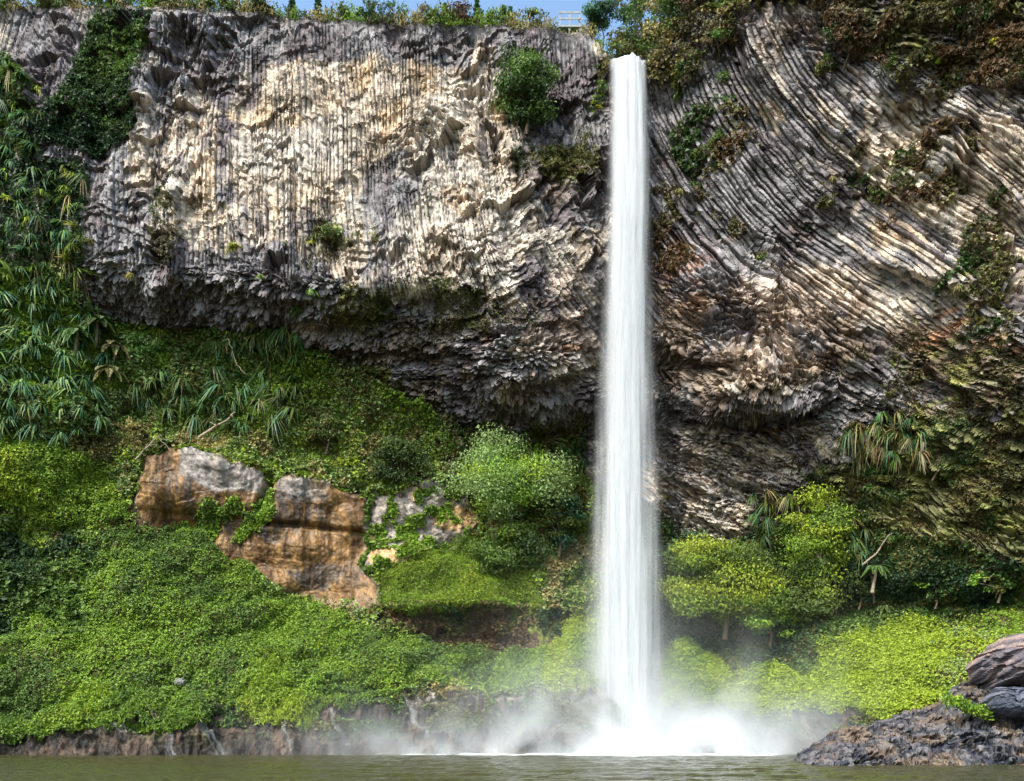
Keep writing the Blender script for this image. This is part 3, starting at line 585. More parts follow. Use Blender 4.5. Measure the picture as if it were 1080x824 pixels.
cover('undergrowth', undr*sm(640, 660, U), 56000, .27, ['dark', 'deep', 'olive', 'deep', 'mid'], 'dark undergrowth at the foot of the right cliff', .4)
cover('grass', greyr*sm(.5, .57, fbm(X_/.8, Z_/.8, 3, 124))+pmask(U, V, [(448,570),(470,520),(480,505),(498,506),(500,525),(482,560),(462,580)], 2, 3)*0+clay*pmask(U, V, [(246,572),(262,545),(286,517),(292,520),(290,545),(276,558),(254,574)], 2, 3)+clay*blob(U, V, 219, 552, 13, 18)+clay*(1-clay)*3*sm(.45, .6, fbm(X_/.9, Z_/.9, 3, 230))+clay*blob(U, V, 248, 533, 7, 6), 9000, .3, ['bright', 'mid', 'bright'], 'small green turf patches on the orange clay and grey rock', .15)
cover('creeper', pmask(U, V, [(96,24),(160,20),(150,55),(140,90),(139,140),(128,152),(95,165),(60,150),(40,150),(62,110),(84,70)], 4, 9), 26000, .27, ['dark', 'deep', 'deep', 'mid'], 'dense dark creeper hanging on the upper left cliff', .35)
cover('moss', holl*sm(.4, .55, fbm(X_/.8, Z_/.8, 3, 219)), 9000, .3, ['brown', 'olive', 'deep', 'dark'], 'brown and green moss inside the dark hollow below the terrace', .2)
cover('moss', shore*(1-clay)*sm(.46, .6, fbm(X_/1.5, Z_/1, 4, 131))*sm(775, 750, V), 15000, .3, ['deep', 'mid', 'olive'], 'wet moss tufts on the dark shore rock', .2)

cover('undergrowth', pmask(U, V, [(-150,50),(8,60),(26,80),(48,130),(44,165),(92,175),(86,290),(60,300),(-150,300)], 5, 8), 22000, .32, ['dark', 'deep', 'deep', 'mid'], 'dark green growth behind the flax on the upper left cliff edge', .3)
cover('dry_grass', undr*pmask(U, V, [(100,395),(160,400),(215,470),(150,480),(130,540),(95,500)], 8, 14), 9000, .42, ['straw', 'tan', 'olive', 'pale'], 'straw coloured grass on the slope left of the clay bank', .35, .16, .5, .6, droop=.4)
cover('dry_grass', undr*pmask(U, V, [(205,452),(300,440),(380,490),(450,520),(440,540),(380,512),(300,500),(210,474)], 6, 12), 10000, .38, ['straw', 'lime', 'olive', 'pale', 'lime'], 'pale grass fringe along the top of the clay bank', .35, .18, .5, .6, droop=.4)
cover('moss', undr*pmask(U, V, [(300,380),(400,395),(450,440),(430,470),(370,490),(320,470)], 8, 14), 24000, .24, ['olive', 'olive', 'lime', 'olive'], 'yellow olive moss on the slope under the middle of the overhang', .5)
# ---- shrubs and trees --------------------------------------------------------------------
shrub('tree', 538, 512, 122, 108, ['pale', 'pale', 'bright', 'pale', 'lime'], 'rounded pale green tree standing just left of the waterfall', 'tree', leaf=.24, out_=.9, lobes=30, dens=.62, flat=.75)
shrub('shrub', 588, 545, 56, 80, ['mid', 'teal', 'mid'], 'soft green shrub between the pale tree and the waterfall', leaf=.26, out_=.5, lobes=18)
shrub('shrub', 540, 580, 86, 66, ['bright', 'mid', 'mid', 'deep'], 'leafy green shrub under the pale tree on the grass terrace', leaf=.26, out_=.6, lobes=22)
shrub('shrub', 424, 490, 66, 60, ['deep', 'mid', 'deep'], 'dark green shrub above the grey rock and tan scar', leaf=.30, out_=.5, lobes=18)
shrub('tree', 556, 104, 72, 84, ['deep', 'mid', 'deep', 'mid'], 'round dark bush growing out of the upper cliff left of the waterfall', 'bush', leaf=.32, out_=.7, lobes=26)
shrub('shrub', 758, 620, 134, 104, ['bright', 'bright', 'lime', 'mid'], 'broad yellow green shrub just right of the waterfall', leaf=.28, out_=.8, lobes=34)
shrub('shrub', 722, 578, 44, 60, ['teal', 'mid', 'pale'], 'pale misty shrub touching the right side of the waterfall', leaf=.26, out_=.5, lobes=14)
shrub('shrub', 806, 650, 84, 66, ['mid', 'bright', 'bright'], 'low green shrub under the broad yellow green one', leaf=.28, out_=.7, lobes=18)
shrub('tree', 856, 568, 78, 116, ['bright', 'lime', 'mid', 'bright'], 'tall yellow green tree among hanging flax right of the waterfall', 'tree', leaf=.26, out_=.8, lobes=26, mat=M_bark2)
shrub('shrub', 846, 634, 70, 78, ['mid', 'bright', 'mid'], 'deep green shrub at the foot of the tall yellow green tree', leaf=.28, out_=.6, lobes=16, mat=M_bark2)
shrub('shrub', 905, 618, 50, 36, ['deep', 'mid'], 'dark shrub in the shade above the right leaf carpet', leaf=.26, out_=.3, lobes=12)
shrub('shrub', 985, 622, 56, 30, ['mid', 'bright', 'deep'], 'low shrub along the foot of the mossy right wall', leaf=.26, out_=.3, lobes=12)
shrub('shrub', 1050, 612, 70, 34, ['mid', 'olive', 'bright'], 'low shrub at the right frame edge above the leaf carpet', leaf=.26, out_=.3, lobes=12)
shrub('shrub', 925, 505, 40, 46, ['mid', 'olive', 'deep'], 'shrub below the dry hanging flax on the right cliff', leaf=.26, out_=.3, lobes=10)
shrub('shrub', 345, 455, 60, 40, ['pale', 'olive', 'mid'], 'pale shrub between the mossy overhang and the clay bank', leaf=.26, out_=.4, lobes=14)
shrub('shrub', 150, 372, 60, 46, ['mid', 'pale', 'mid'], 'light green shrub beneath the left end of the overhang', leaf=.28, out_=.5, lobes=14)
shrub('shrub', 60, 500, 60, 36, ['deep', 'mid'], 'dark shrub poking out of the upper left leaf bank', leaf=.3, out_=.3, lobes=10) if False else None
shrub('shrub', 140, 462, 56, 34, ['olive', 'mid', 'straw'], 'straw tinged shrub left above the clay bank', leaf=.26, out_=.3, lobes=12)
shrub('shrub', 28, 608, 70, 50, ['dark', 'deep', 'deep'], 'dark rounded shrub on the left edge of the big slope', leaf=.32, out_=.4, lobes=14)
shrub('shrub', 285, 700, 44, 30, ['bright', 'mid'], 'soft green hummock on the lower edge of the left slope', leaf=.28, out_=.4, lobes=10)
shrub('shrub', 340, 725, 60, 40, ['bright', 'mid', 'bright'], 'feathery bright hummock hanging over the shore rock', leaf=.30, out_=.4, lobes=12)
shrub('shrub', 1050, 725, 36, 26, ['olive', 'mid'], 'mossy bush wedged between the boulder and the rock ledge', leaf=.22, out_=.3, lobes=10, Y=56.5)
# along the rim
def rimy(u):
    q_ = P[int(np.clip(round((u+140)/1360*(NU-1)), 0, NU-1)), 0]; return q_
RIMB = [(-60,70,40,'deep mid dark','dark bush on the rim beyond the left frame edge'),(10,70,30,'deep mid dark','dark bush on the rim at the left frame edge'),(70,60,24,'deep olive mid','second bush along the rim from the left frame edge'),(120,64,30,'deep dark mid','dark spreading bush on the rim above the creeper'),
 (165,50,26,'deep mid','bushy tuft on the rim just right of the creeper'),(205,44,18,'olive mid','low bush on the rim, left of the first sky gap'),(240,40,16,'olive heath','thin brownish bush on the rim near the sky gap'),(272,34,20,'deep mid','dark rounded bush on the rim by the small spire trees'),
 (357,34,18,'bright mid','small bright bush on the rim before the broad one'),(405,66,26,'deep mid dark','broad dark bush on the rim above the middle cliff'),(450,40,20,'heath mid','grey green bush on the rim right of the broad dark one'),
 (485,34,26,'heath brown','brownish bush on the rim with bare twigs'),(520,40,22,'mid bright','green bush on the rim right of the brownish one'),(560,48,20,'mid olive bright','low green bush on the rim left of the lookout'),
 (622,14,12,'straw olive','straw coloured tuft beside the lookout'),(672,60,46,'mid olive deep','tall bush on the rim directly above the waterfall'),(705,44,60,'olive straw mid','olive bush on the rim right above the waterfall lip'),
 (740,60,60,'heath deep brown','dark brownish bush on the rim right of the waterfall'),(780,60,50,'heath mid brown','brownish bush high on the rim at the right')]
for (u_, w_, h_, cs_, lb) in RIMB:
    q_ = rimy(u_); vtop = HZ-(q_[2]-EYE)*F/q_[1]
    w_ *= 1.35; h_ *= 1.3
    shrub('shrub', u_, vtop-h_*.22, w_, h_, cs_.split(), lb, group='bushes along the cliff rim', leaf=.30, lobes=16, Y=q_[1]+.35, out_=0)
n_ = 26000
ui = rng.integers(0, NU, n_); ui = ui[(uu[ui] < 800)]; n_ = len(ui); hh = rng.random(n_)**1.8*(.4+2.4*fbm(uu[ui]/18, ui*0, 3, 222))
c = P[ui, 0]+np.stack([rng.normal(size=n_)*.1, rng.random(n_)*2.2-.5, hh*.75-.15], 1); sel = fbm(uu[ui]/22, ui*0+3, 3, 225)
keep = ~((uu[ui] > 636) & (uu[ui] < 690)) & ~((uu[ui] > 588) & (uu[ui] < 612) & (hh > .15)); c = c[keep]; sel = sel[keep]; n_ = len(c)
pal_ = np.array([G[k] for k in ('straw', 'olive', 'heath', 'mid', 'deep', 'bright')]); ti = np.clip(((sel-.5)*4+.5)*6+rng.normal(size=n_)*1.1, 0, 5).astype(int)
v_, f_ = leaves(c, rvec(n_)*.8+np.array([0, 0, .8]), rvec(n_), .38*(.5+rng.random(n_)), .11+0*sel)
tag(link('rim_scrub', mesh('rim_scrub', v_, f_, M_gc, np.repeat(pal_[ti]*(.7+.6*rng.random((n_, 1))), 4, 0))), 'grass and low scrub along the cliff rim against the sky', 'scrub', None, 'stuff')
def spire(u, hpx, wpx, label, cols=('teal', 'deep', 'blue')):
    q_ = rimy(u)+np.array([0, .9, .2]); k = q_[1]/F; H = hpx*k; R = wpx/2*k; _seed[0] += 1
    r = np.random.default_rng(_seed[0]); n_ = 900; t = r.random(n_)**.8; a = r.random(n_)*6.28
    rr = R*(1-t*.9)*(.35+.65*r.random(n_))*(.65+.5*np.sin(t*40))
    c = np.stack([np.cos(a)*rr, np.sin(a)*rr, .12*H+t*H*.9], 1); nr = rvec(n_); ax = np.stack([np.cos(a), np.sin(a), .3+0*a], 1)
    v_, f_ = leaves(c, ax, nr, .34*(.6+.6*r.random(n_)), .16+0*t)
    rt = bpy.data.objects.new('conifer', None); COL.objects.link(rt); rt.location = q_; tag(rt, label, 'tree', 'small conifers behind the rim')
    link('crown', mesh('crown', v_, f_, M_leaf, np.repeat(tints(n_, [G[k] for k in cols]), 4, 0)), rt)
    m_ = MB_(); m_.tube([(0, 0, -.8), (0, 0, H*.5), (0, 0, H)], [.11, .08, .02]); link('trunk', mesh('trunk', np.concatenate(m_.v), np.concatenate(m_.f), M_bark, smooth=True), rt)
spire(305, 30, 15, 'small dark conifer on the rim at the left end of the sky gap'); spire(333, 34, 11, 'slim bluish conifer standing alone in the sky gap')
spire(468, 26, 9, 'thin conifer rising behind the brownish rim bush'); spire(503, 34, 12, 'feathery conifer behind the middle of the rim'); spire(538, 26, 9, 'short conifer between two green rim bushes')
shrub('tree', 634, 14, 38, 40, ['teal', 'blue', 'deep', 'dark'], 'bluish dark tree on the skyline between lookout and waterfall', 'tree', leaf=.24, lobes=22, Y=84, out_=0)
shrub('tree', 668, 2, 50, 40, ['mid', 'deep', 'olive'], 'dark leafed tree filling the skyline over the waterfall', 'tree', leaf=.28, lobes=18, Y=86, out_=0)
shrub('tree', 715, -6, 60, 50, ['heath', 'mid', 'blue'], 'greyish tree on the skyline right of the waterfall top', 'tree', leaf=.28, lobes=18, Y=86, out_=0)
# upper right cliff plants
UR = [(690,62,34,40,'olive straw mid','straw and olive bush hanging right beside the waterfall lip'),(722,70,40,50,'heath deep','dark bush under the rim right of the waterfall'),(755,45,44,40,'heath brown mid','brown heathy bush high on the right cliff'),
 (716,96,18,34,'mid olive','slim plant beside the upper right edge of the waterfall'),(748,170,34,20,'mid olive','small spreading plant on the dark slabs right of the waterfall'),(760,150,26,18,'mid deep','small upper plant on the dark slabs'),
 (735,200,20,16,'mid','tiny plant on the wet slabs near the waterfall'),(762,84,20,16,'pale mid','pale tuft on the dark right face below the rim'),(632,86,22,44,'olive mid','narrow bush along the left side of the waterfall top'),(640,72,14,20,'straw olive','dry tuft left of the waterfall lip'),
 (628,112,16,26,'mid yellow','yellowish tuft on the left edge of the waterfall'),(600,180,44,22,'olive mid brown','spreading plant below the round cliff bush'),(575,165,30,18,'deep olive','dark small plant under the round cliff bush'),(900,30,60,50,'deep brown heath','dark bush in the scrub at the upper right'),
 (945,72,50,34,'deep mid brown','dark green bush in the right scrub beside the yellow one'),(985,62,16,20,'yellow lime','small bright yellow bush high on the right cliff'),(1052,50,18,14,'yellow lime mid','bright tuft near the upper right corner'),(1010,24,70,60,'brown heath deep','large brown bush near the top right'),
 (1060,90,50,40,'deep heath brown','brown green bush at the right edge below the top'),(870,70,34,26,'olive deep','olive bush at the left end of the right scrub'),(960,190,60,24,'deep olive mid','creeping bush on the middle of the right cliff'),(920,205,30,24,'mid olive','small green bush left of the creeping one'),
 (1040,300,40,34,'olive pale','pale olive plant at the right edge, mid height'),(805,270,24,16,'mid olive','small plant on the right face halfway up'),(345,246,40,26,'olive mid','olive plant on the ledge of the pale left face'),(700,232,24,12,'olive brown','low plant beside the waterfall, a third of the way down')]
for (u_, v_, w_, h_, cs_, lb) in UR:
    shrub('shrub', u_, v_, w_, h_, cs_.split(), lb, group='plants on the cliff face', leaf=.26, lobes=10, out_=.45)

# ---- flax and other strap-leaved plants ---------------------------------------------------
def inside(pts, u, v): return sdist(np.array([float(u)]), np.array([float(v)]), pts)[0] > 0
def scatter(pts, sp, fn):
    p_ = np.array(pts); x0, y0 = p_.min(0); x1, y1 = p_.max(0); k = 0
    for j, v_ in enumerate(np.arange(y0, y1, sp*.85)):
        for u_ in np.arange(x0+(j % 2)*sp/2, x1, sp):
            a, b = u_+(rng.random()-.5)*sp*.7, v_+(rng.random()-.5)*sp*.7
            if inside(pts, a, b): fn(a, b); k += 1
    return k
scatter([(-50,50),(8,60),(26,80),(48,130),(44,165),(92,175),(86,290),(60,300),(-50,300)], 17, lambda a, b: flax('flax', a, b, 16+7*rng.random(), 'flax' if rng.random() < .75 else ('limef' if rng.random() < .7 else 'gold'), 'green flax plant in the hanging mass on the upper left cliff edge', group='flax on the upper left cliff edge', dead=rng.random() < .25, stretch=1.0))
scatter([(-50,292),(60,300),(95,335),(112,400),(98,455),(60,470),(-50,440)], 16.5, lambda a, b: flax('flax', a, b, 17+8*rng.random(), 'bluef', 'blue green flax plant on the left bank above the leaf carpet', group='blue flax on the left bank', out_=.3, stretch=1.1))
scatter([(240,345),(325,340),(335,385),(300,440),(245,470),(205,450),(150,440),(140,400),(200,390)], 17, lambda a, b: flax('flax', a, b, 18+8*rng.random(), 'long' if rng.random() < .6 else 'flax', 'green flax plant hanging below the overhang above the clay bank', group='flax below the overhang', out_=.3, stretch=1.0))
scatter([(790,520),(830,505),(865,520),(915,545),(915,600),(880,590),(870,540),(815,545),(812,600),(790,600)], 15, lambda a, b: flax('flax', a, b, 16+6*rng.random(), 'long' if rng.random() < .7 else 'dry', 'long leaved flax plant draping around the tall yellow green tree', group='flax around the yellow green tree', out_=.4, stretch=1.05))
scatter([(895,450),(935,425),(975,440),(985,480),(960,500),(940,480),(900,480)], 14, lambda a, b: flax('flax', a, b, 16+6*rng.random(), 'dry' if rng.random() < .5 else 'long', 'drooping flax plant in the clump on the lower right cliff', group='drooping flax on the lower right cliff', dead=rng.random() < .4, out_=.4, stretch=1.05))
scatter([(580,460),(618,450),(622,520),(600,500)], 14, lambda a, b: flax('flax', a, b, 15+5*rng.random(), 'long', 'dim flax plant in the spray behind the pale tree', group='flax behind the pale tree', out_=.3, stretch=1.0))
PERCH = [(35,95,16,'gold','yellowish flax perched at the upper left beside the grey columns'),(64,176,13,'limef','bright flax perched under the dark creeper'),(246,262,16,'gold','bright yellow tuft perched in the middle of the left overhang lip'),(97,256,10,'gold','small golden tuft at the left end of the columns'),
 (140,288,13,'gold','golden tuft under the left pale columns'),(187,302,9,'gold','small golden tuft below the left lip'),(279,293,9,'limef','small tuft hanging below the yellow one on the lip'),(328,258,13,'gold','golden tuft left of the olive ledge plant'),(330,305,13,'limef','tuft at the top of the hanging vine'),
 (318,322,15,'flax','drooping tuft beside the hanging vine'),(300,345,14,'long','long tuft under the hanging vine'),(172,345,14,'limef','bright tuft in the dark recess at the left'),(265,336,10,'gold','tiny golden tuft above the hanging flax'),(242,338,10,'gold','tiny tuft under the left lip'),
 (648,100,10,'gold','golden tuft behind the top left of the waterfall'),(940,420,16,'dry','dry flax topping the drooping clump on the right'),(1015,300,13,'dry','dry tuft on the right cliff near the frame edge'),(700,525,12,'dry','dry tuft right of the waterfall at mid height'),(724,205,9,'dry','dry tuft on the wet slabs'),(880,190,9,'dry','dry tuft on the ochre face at the right')]
for (u_, v_, s_, k_, lb) in PERCH: flax('perched_plant', u_, v_, s_, k_, lb, 'plant', 'tufts perched on the cliff', out_=.3)

# tree ferns on the left bank
fr_m = None
def frond_mesh(seed, cols):
    r = np.random.default_rng(seed); cs = []; ax = []; nr = []; 
    for k in range(16):
        a = k/16*6.28+r.random()*.3; t = np.linspace(.08, 1, 26)
        pth = np.stack([np.cos(a)*t, np.sin(a)*t, (.30+.35*hsh(np.array([k]), np.array([seed]))[0])*t-(.8+.5*r.random())*t*t], 1); d = np.gradient(pth, axis=0); d /= np.linalg.norm(d, axis=1, keepdims=True)
        sd_ = np.cross(d, [0, 0, 1.]); ln = .26*np.sin(np.clip(t, 0, 1)*2.9)+.03
        for sgn in (-1, 1):
            axx = sd_*sgn+d*.5+np.array([0, 0, -.25]); axx /= np.linalg.norm(axx, axis=1, keepdims=True); cs.append(pth+axx*ln[:, None]*.5); ax.append(axx*ln[:, None]); nr.append(np.cross(d, sd_)+0*axx)
    c = np.concatenate(cs); A = np.concatenate(ax); Ln = np.linalg.norm(A, axis=1)
    v_, f_ = leaves(c, A, np.concatenate(nr), Ln, .05+0*Ln)
    return mesh('fronds', v_, f_, M_leaf, np.repeat(tints(len(c), [G[k] for k in cols]), 4, 0))
FR = [frond_mesh(5, ['mid', 'mid', 'pale']), frond_mesh(6, ['olive', 'straw', 'mid']), frond_mesh(7, ['mid', 'deep'])]
for (u_, v_, s_, th_, k_, lb) in [(97,338,19,30,2,'green tree fern under the left end of the overhang'),(78,352,17,30,2,'smaller tree fern left of the other green one'),(114,372,19,24,1,'yellowed tree fern with drooping fronds on the left bank'),(118,400,18,22,1,'low straw coloured fern below the yellowed tree fern'),
  (872,610,16,34,2,'dark fern with a thin trunk under the mossy right wall'),(928,600,14,30,2,'small dark fern in the shade of the right wall'),(932,636,10,8,0,'tiny bright fern just above the right leaf carpet')]:
    q_, nn = at(u_, v_); S = s_*q_[1]/F; H = th_*.55*q_[1]/F; q_ = q_+nn*S*.7; S *= 1.15
    rt = bpy.data.objects.new('tree_fern', None); COL.objects.link(rt); rt.location = q_-np.array([0, 0, H]); tag(rt, lb, 'fern', 'tree ferns'); rt.rotation_euler = (0, 0, rng.random()*3)
    link('fronds', FR[k_], rt, (0, 0, H), s=S)
    m_ = MB_(); m_.tube([(0, .3, -.8), (.06, .05, H*.5), (0, 0, H)], [.16, .11, .09]); link('trunk', mesh('trunk', np.concatenate(m_.v), np.concatenate(m_.f), M_bark2, smooth=True), rt)

# dead branches, hanging vines, bare stems
def branch(name, pts, rad, label, cat, mat, off=.8, twigs=0, group=None):
    P3 = [];
    for (u_, v_) in pts: q_, nn = at(u_, v_); P3.append(q_+np.array([0, -1, 0])*off)
    P3 = np.array(P3); t = np.linspace(0, 1, len(P3)); tt_ = np.linspace(0, 1, len(P3)*4); Q = np.stack([np.interp(tt_, t, gblur(P3[:, [k]], 0)[:, 0]) for k in range(3)], 1)
    y = Q[:, 1]; Q[:, 1] = np.interp(tt_, [0, 1], [y[:3].mean(), y[-3:].mean()]); Q += (fbm(tt_*9, tt_*0+P3[0, 0], 2, 3)-.5)[:, None]*rad*3
    m_ = MB_(); m_.tube(Q, np.linspace(rad, rad*.4, len(Q)), 6)
    for k in range(twigs):
        i = int(rng.integers(2, len(Q)-1)); e = Q[i]+rvec(1)[0]*np.array([1.1, .4, .9]); m_.tube([Q[i], (Q[i]+e)/2+rvec(1)[0]*.1, e], [rad*.5, rad*.35, rad*.12], 5)
    o = m_.done(name, mat, smooth=True); tag(o, label, cat, group)
branch('vine', [(323,262),(317,290),(309,318),(301,342)], .06, 'thin pale vine hanging off the left overhang', 'vine', M_bark2, 1.2)
branch('vine', [(519-270,368),(252,380),(258,395),(265,403)], .06, 'short curved vine in front of the hanging flax', 'vine', M_bark2, 1.6)
branch('dead_branch', [(212,462),(228,452),(242,444),(250,436)], .13, 'bleached dead branch lying above the orange clay bank', 'branch', M_bark2, 1.6, 4)
branch('dead_branch', [(150,492),(165,480),(178,470),(186,482)], .07, 'tangle of dead sticks at the left top of the clay bank', 'branch', M_bark2, 1.0, 5)
branch('dead_branch', [(905,598),(915,585),(925,572),(932,566)], .09, 'leaning bare branch under the mossy right wall', 'branch', M_bark2, 1.0, 1)
branch('dead_branch', [(968,470),(974,485),(979,500),(981,508)], .16, 'dry root hanging under the drooping flax clump', 'root', M_bark2, 1.0, 2)
for k, (a, b, c_, d) in enumerate([(874,612,878,655),(914,608,916,640)]):
    branch('bare_stem', [(a, b), ((a+c_)/2+1, (b+d)/2), (c_, d)], .14, ['dark bare stem just right of the deep green shrub','thin bare stem in the shade above the right leaf carpet','slanting greenish stem below the yellow green tree','upright stem half hidden in the yellow green tree'][k], 'stem', M_bark if k < 2 else M_bark2, 1.2, 0)

# ---- small side streams over the shore rock -----------------------------------------------
for k, (pts, w_, lb) in enumerate([([(205,742),(214,760),(222,775),(236,795)], 4.5, 'white side stream sliding over the rock at the left shore'), ([(178,770),(180,785),(181,797)], 4, 'short white trickle near the left shore'), ([(296,752),(303,772),(306,796)], 3, 'thin white trickle under the feathery hummock'),
   ([(345,748),(358,768),(366,790)], 3.5, 'faint trickle right of the feathery hummock'), ([(428,735),(440,760),(452,778)], 3, 'slanting trickle at the edge of the spray')]):
    t = np.linspace(0, 1, 40); pu = np.interp(t, np.linspace(0, 1, len(pts)), [a[0] for a in pts]); pw = np.interp(t, np.linspace(0, 1, len(pts)), [a[1] for a in pts])
    ss = np.linspace(-1, 1, 9); V3 = np.array([[at(pu[i]+w_*s_*(1+.5*t[i])+2*math.sin(t[i]*9), pw[i])[0]+np.array([0, -.22, .05]) for s_ in ss] for i in range(40)])
    V3[..., 1] = np.stack([np.convolve(np.pad(V3[:, j, 1], 3, 'edge'), np.ones(7)/7, 'valid') for j in range(9)], 1)-.12
    cvr = (1-np.abs(ss)**2)[None]*np.clip(.25+1.3*(fbm(np.tile(ss*2.5+k*9, (40, 1)), np.tile(t[:, None]*3, (1, 9)), 3, 7)-.4), 0, 1)
    o = link('side_stream', mesh('side_stream', V3, gridfaces(40, 9), M_veil, smooth=True, extra={'cover': cvr*.4*np.minimum(1, t*6)[:, None]})); tag(o, lb, 'stream', 'small streams on the shore rock')

# ---- rock ledge, boulders -----------------------------------------------------------------
def blockcol(x, y, z_):
    a_, b_, r_2, cx_, cy_ = voronoi(x/.36, (z_*1.0+y*.55)/.19, 21)
    base = mixc(np.ones(x.shape+(3,))*C(.03,.032,.044), C(.12,.108,.11), sm(.3, .8, r_2))
    base = mixc(base, C(.15,.105,.072), .8*sm(.50, .60, fbm(x/1.3, z_/.7+y*.3, 5, 23, .7)))
    return base*(.7+.6*fbm(x/.3, z_/.3+y, 3, 24))[..., None], a_, b_, r_2
nx, ny = 620, 300
lx = np.linspace(0, 1, nx); ly = np.linspace(0, 1, ny)
LX, LYt = np.meshgrid(14.6+lx*24, ly, indexing='ij'); LY = 48.3+LYt*13
ku = CX+LX/LY*F
topv = np.interp(ku, [800,842,862,884,908,935,965,985,998,1012,1035,1060,1085,1130,1300], [860,803,792,779,770,761,753,745,731,722,720,719,716,712,700])
Hh = np.maximum((HZ-topv)*52/F+EYE, -1.2)
prof = np.sin(np.clip(LYt*1.25, 0, 1)*np.pi/2)**.55*np.clip((1-LYt)*6, 0, 1)**.5
LZ = -1.2+(Hh+1.2)*prof
LZ = LZ+(fbm(LX/2.2, LY/2.2, 4, 27)-.5)*1.3*prof
_, a_, b_, r_2 = blockcol(LX, LY, LZ)
LZ = LZ+(r_2-.5)*.34+.16*np.clip(b_-a_, 0, .3)/.3-.1*(fbm(LX/.3, LY/.3, 2, 29)-.5)-.35*(np.abs(fbm(LX/1.5, LY/3, 3, 31)-.5) < .03)
LY2 = LY-(r_2-.5)*.5+(fbm(LX/1.2, LZ/.8, 3, 33)-.5)*.9
kc, *_r = blockcol(LX, LY, LZ)
kc = mixc(kc, C(.07,.085,.03), .8*sm(.55, .65, fbm(LX/1.8, LY/1.8, 3, 36))*sm(26, 29, LX))
o = link('rock_ledge', mesh('rock_ledge', np.stack([LX, LY2, LZ], -1), gridfaces(nx, ny), M_wet, np.clip(kc, .01, .8)))
tag(o, 'long dark broken rock ledge sloping into the pool at the right', 'rock')
# tuft of green on the ledge
gx = rng.random(900); gy = rng.normal(size=900); tu = 1000+gx*48; tv = 738+gx*18+gy*3.5
c = np.stack([(tu-CX)/F*50.3, 50.3+rng.random(900)*.8, EYE+(HZ-tv)/F*50.3+.1], 1); vgl, fgl = leaves(c, rvec(900)+np.array([0, 0, .6]), rvec(900), .22+0*gx, .10+0*gx)
o = link('ledge_plant', mesh('ledge_plant', vgl, fgl, M_leaf, np.repeat(tints(900, [G['bright'], G['mid'], G['lime']]), 4, 0))); tag(o, 'small bright green plant growing on the dark rock ledge', 'plant')
def boulder(name, cx_, cy_, Y, wpx, hpx, label, seed, cols, tilt=0.0):
    n1, n2 = 150, 90; th_, ph = np.meshgrid(np.linspace(0, 2*np.pi, n1), np.linspace(0.001, np.pi-.001, n2), indexing='ij')
    d = np.stack([np.cos(th_)*np.sin(ph), np.sin(th_)*np.sin(ph), np.cos(ph)], -1)
    e = np.sign(d)*np.abs(d)**.8; k = Y/F
    r = 1+.30*(fbm(d[..., 0]*1.6+seed, d[..., 2]*1.6+d[..., 1]*1.1, 3, seed)-.5)
    a_, b_, r3_, _x, _y = voronoi(d[..., 0]*5+seed, d[..., 2]*7+d[..., 1]*3, 5)
    r = r+.13*(r3_-.5)+.05*(fbm(d[..., 0]*9, d[..., 2]*9+d[..., 1]*5, 3, seed+2)-.5)
    r[-1] = r[0]
    v_ = e*r[..., None]*np.array([wpx/2*k, wpx/2*k*.8, hpx/2*k]); ct, st = math.cos(tilt), math.sin(tilt)
    v_ = np.stack([v_[..., 0]*ct-v_[..., 2]*st, v_[..., 1], v_[..., 0]*st+v_[..., 2]*ct], -1)
    kc = mixc(np.ones(r.shape+(3,))*np.array(cols[0]), np.array(cols[1]), sm(.4, .62, fbm(v_[..., 0]/.7, v_[..., 2]/.7+v_[..., 1]/.9, 4, seed+4)))*(.75+.5*r3_)[..., None]
    o = link(name, mesh(name, v_, gridfaces(n1, n2), M_wet, np.clip(kc, .01, .8)), loc=px(cx_, cy_, Y)); tag(o, label, 'rock'); return o
boulder('boulder', 1084, 694, 55, 116, 50, 'big purplish boulder resting above the rock ledge at the right frame edge', 3, [(.10,.085,.095), (.24,.17,.15)], .32)
boulder('boulder', 1075, 742, 50.5, 70, 34, 'blue grey wet block at the right end of the rock ledge', 8, [(.055,.06,.085), (.13,.13,.16)], -.1)
boulder('boulder', 190, 720, at(190, 720)[0][1]-.3, 12, 9, 'small grey stone poking out of the left leaf carpet', 11, [(.10,.10,.10), (.2,.19,.18)])
boulder('boulder', 428, 699, at(428, 699)[0][1]-.3, 12, 6, 'small dark stone on the lower leaf bank', 12, [(.10,.10,.10), (.25,.24,.22)])

# ---- lookout railing on the rim -----------------------------------------------------------
q_ = rimy(601); q_ = q_+np.array([0, .3, .75]); k = q_[1]/F
rt = bpy.data.objects.new('lookout', None); COL.objects.link(rt); rt.location = q_; tag(rt, 'small grey timber lookout railing on the rim left of the waterfall', 'lookout')
W2 = 10.5*k; HT = 15*k
m_ = MB_(); m_.box((0, .8, .0), (W2+.15, .95, .08)); m_.done('deck', M_wood, rt)
for xx in (-W2, 0, W2):
    for yy in (0, 1.6):
        m_ = MB_(); m_.box((xx, yy, HT/2-.5), (.07, .07, HT/2+.5)); m_.done('post', M_wood, rt)
for zz in (HT, HT*.55):
    m_ = MB_(); m_.box((0, -.063, zz), (W2+.1, .03, .075)); m_.done('rail', M_wood, rt)
    m_ = MB_(); m_.box((0, 1.663, zz), (W2+.1, .03, .075)); m_.done('rail', M_wood, rt)
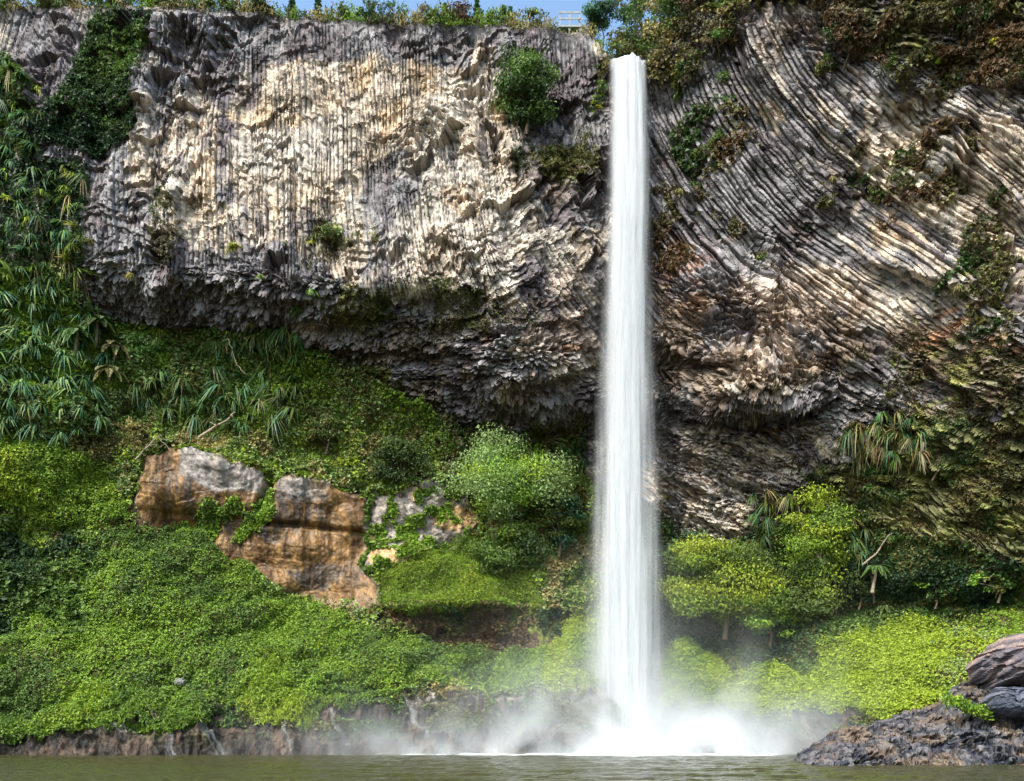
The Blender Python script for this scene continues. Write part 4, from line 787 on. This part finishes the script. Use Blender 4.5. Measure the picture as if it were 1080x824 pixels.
# ------------------------------------------------------------------ camera, light, render settings
cam = bpy.data.cameras.new('camera'); co = bpy.data.objects.new('camera', cam); COL.objects.link(co)
co.location = (0, 0, EYE); co.rotation_euler = (math.radians(90), 0, 0)
cam.sensor_width = 36; cam.lens = 36*F/1080; cam.shift_y = (HZ-412)/1080; cam.clip_end = 5000
SC.camera = co
EL, AZ = math.radians(52), math.radians(-146)       # sun high behind the viewer's left shoulder
sd = np.array([math.sin(AZ)*math.cos(EL), math.cos(AZ)*math.cos(EL), math.sin(EL)])
su = bpy.data.lights.new('sun', 'SUN'); su.energy = 2.75; su.angle = math.radians(.6); su.color = (1, .95, .87)
so = bpy.data.objects.new('sun', su); COL.objects.link(so)
from mathutils import Vector
so.rotation_euler = Vector(sd).to_track_quat('Z', 'Y').to_euler(); so.location = (0, 0, 120)
w = bpy.data.worlds.new('World'); SC.world = w; w.use_nodes = True
n = w.node_tree; n.nodes.clear()
sk = n.nodes.new('ShaderNodeTexSky'); sk.sky_type = 'NISHITA'; sk.sun_disc = False; sk.sun_elevation = EL; sk.sun_rotation = AZ
sk.air_density = 1.0; sk.dust_density = 5.0; sk.ozone_density = 1.0
bg = n.nodes.new('ShaderNodeBackground'); bg.inputs['Strength'].default_value = .15
ow = n.nodes.new('ShaderNodeOutputWorld'); tv = n.nodes.new('ShaderNodeMix'); tv.data_type = 'RGBA'; tv.blend_type = 'MULTIPLY'; tv.inputs[0].default_value = 1
n.links.new(sk.outputs[0], tv.inputs[6]); tv.inputs[7].default_value = (1.2, 1.42, 1.48, 1); n.links.new(tv.outputs[2], bg.inputs[0]); n.links.new(bg.outputs[0], ow.inputs[0])
vs = SC.view_settings; SC.display_settings.display_device = 'sRGB'
vs.view_transform = 'Standard'; vs.look = 'None'; vs.gamma = 1; vs.exposure = .82; vs.use_curve_mapping = False
cy = SC.cycles
cy.max_bounces = 8; cy.diffuse_bounces = 3; cy.glossy_bounces = 3; cy.transmission_bounces = 4; cy.transparent_max_bounces = 40; cy.volume_bounces = 3
cy.volume_step_rate = 1.5; cy.volume_max_steps = 96
cy.use_adaptive_sampling = True; cy.adaptive_threshold = .02
cy.sample_clamp_indirect = 6
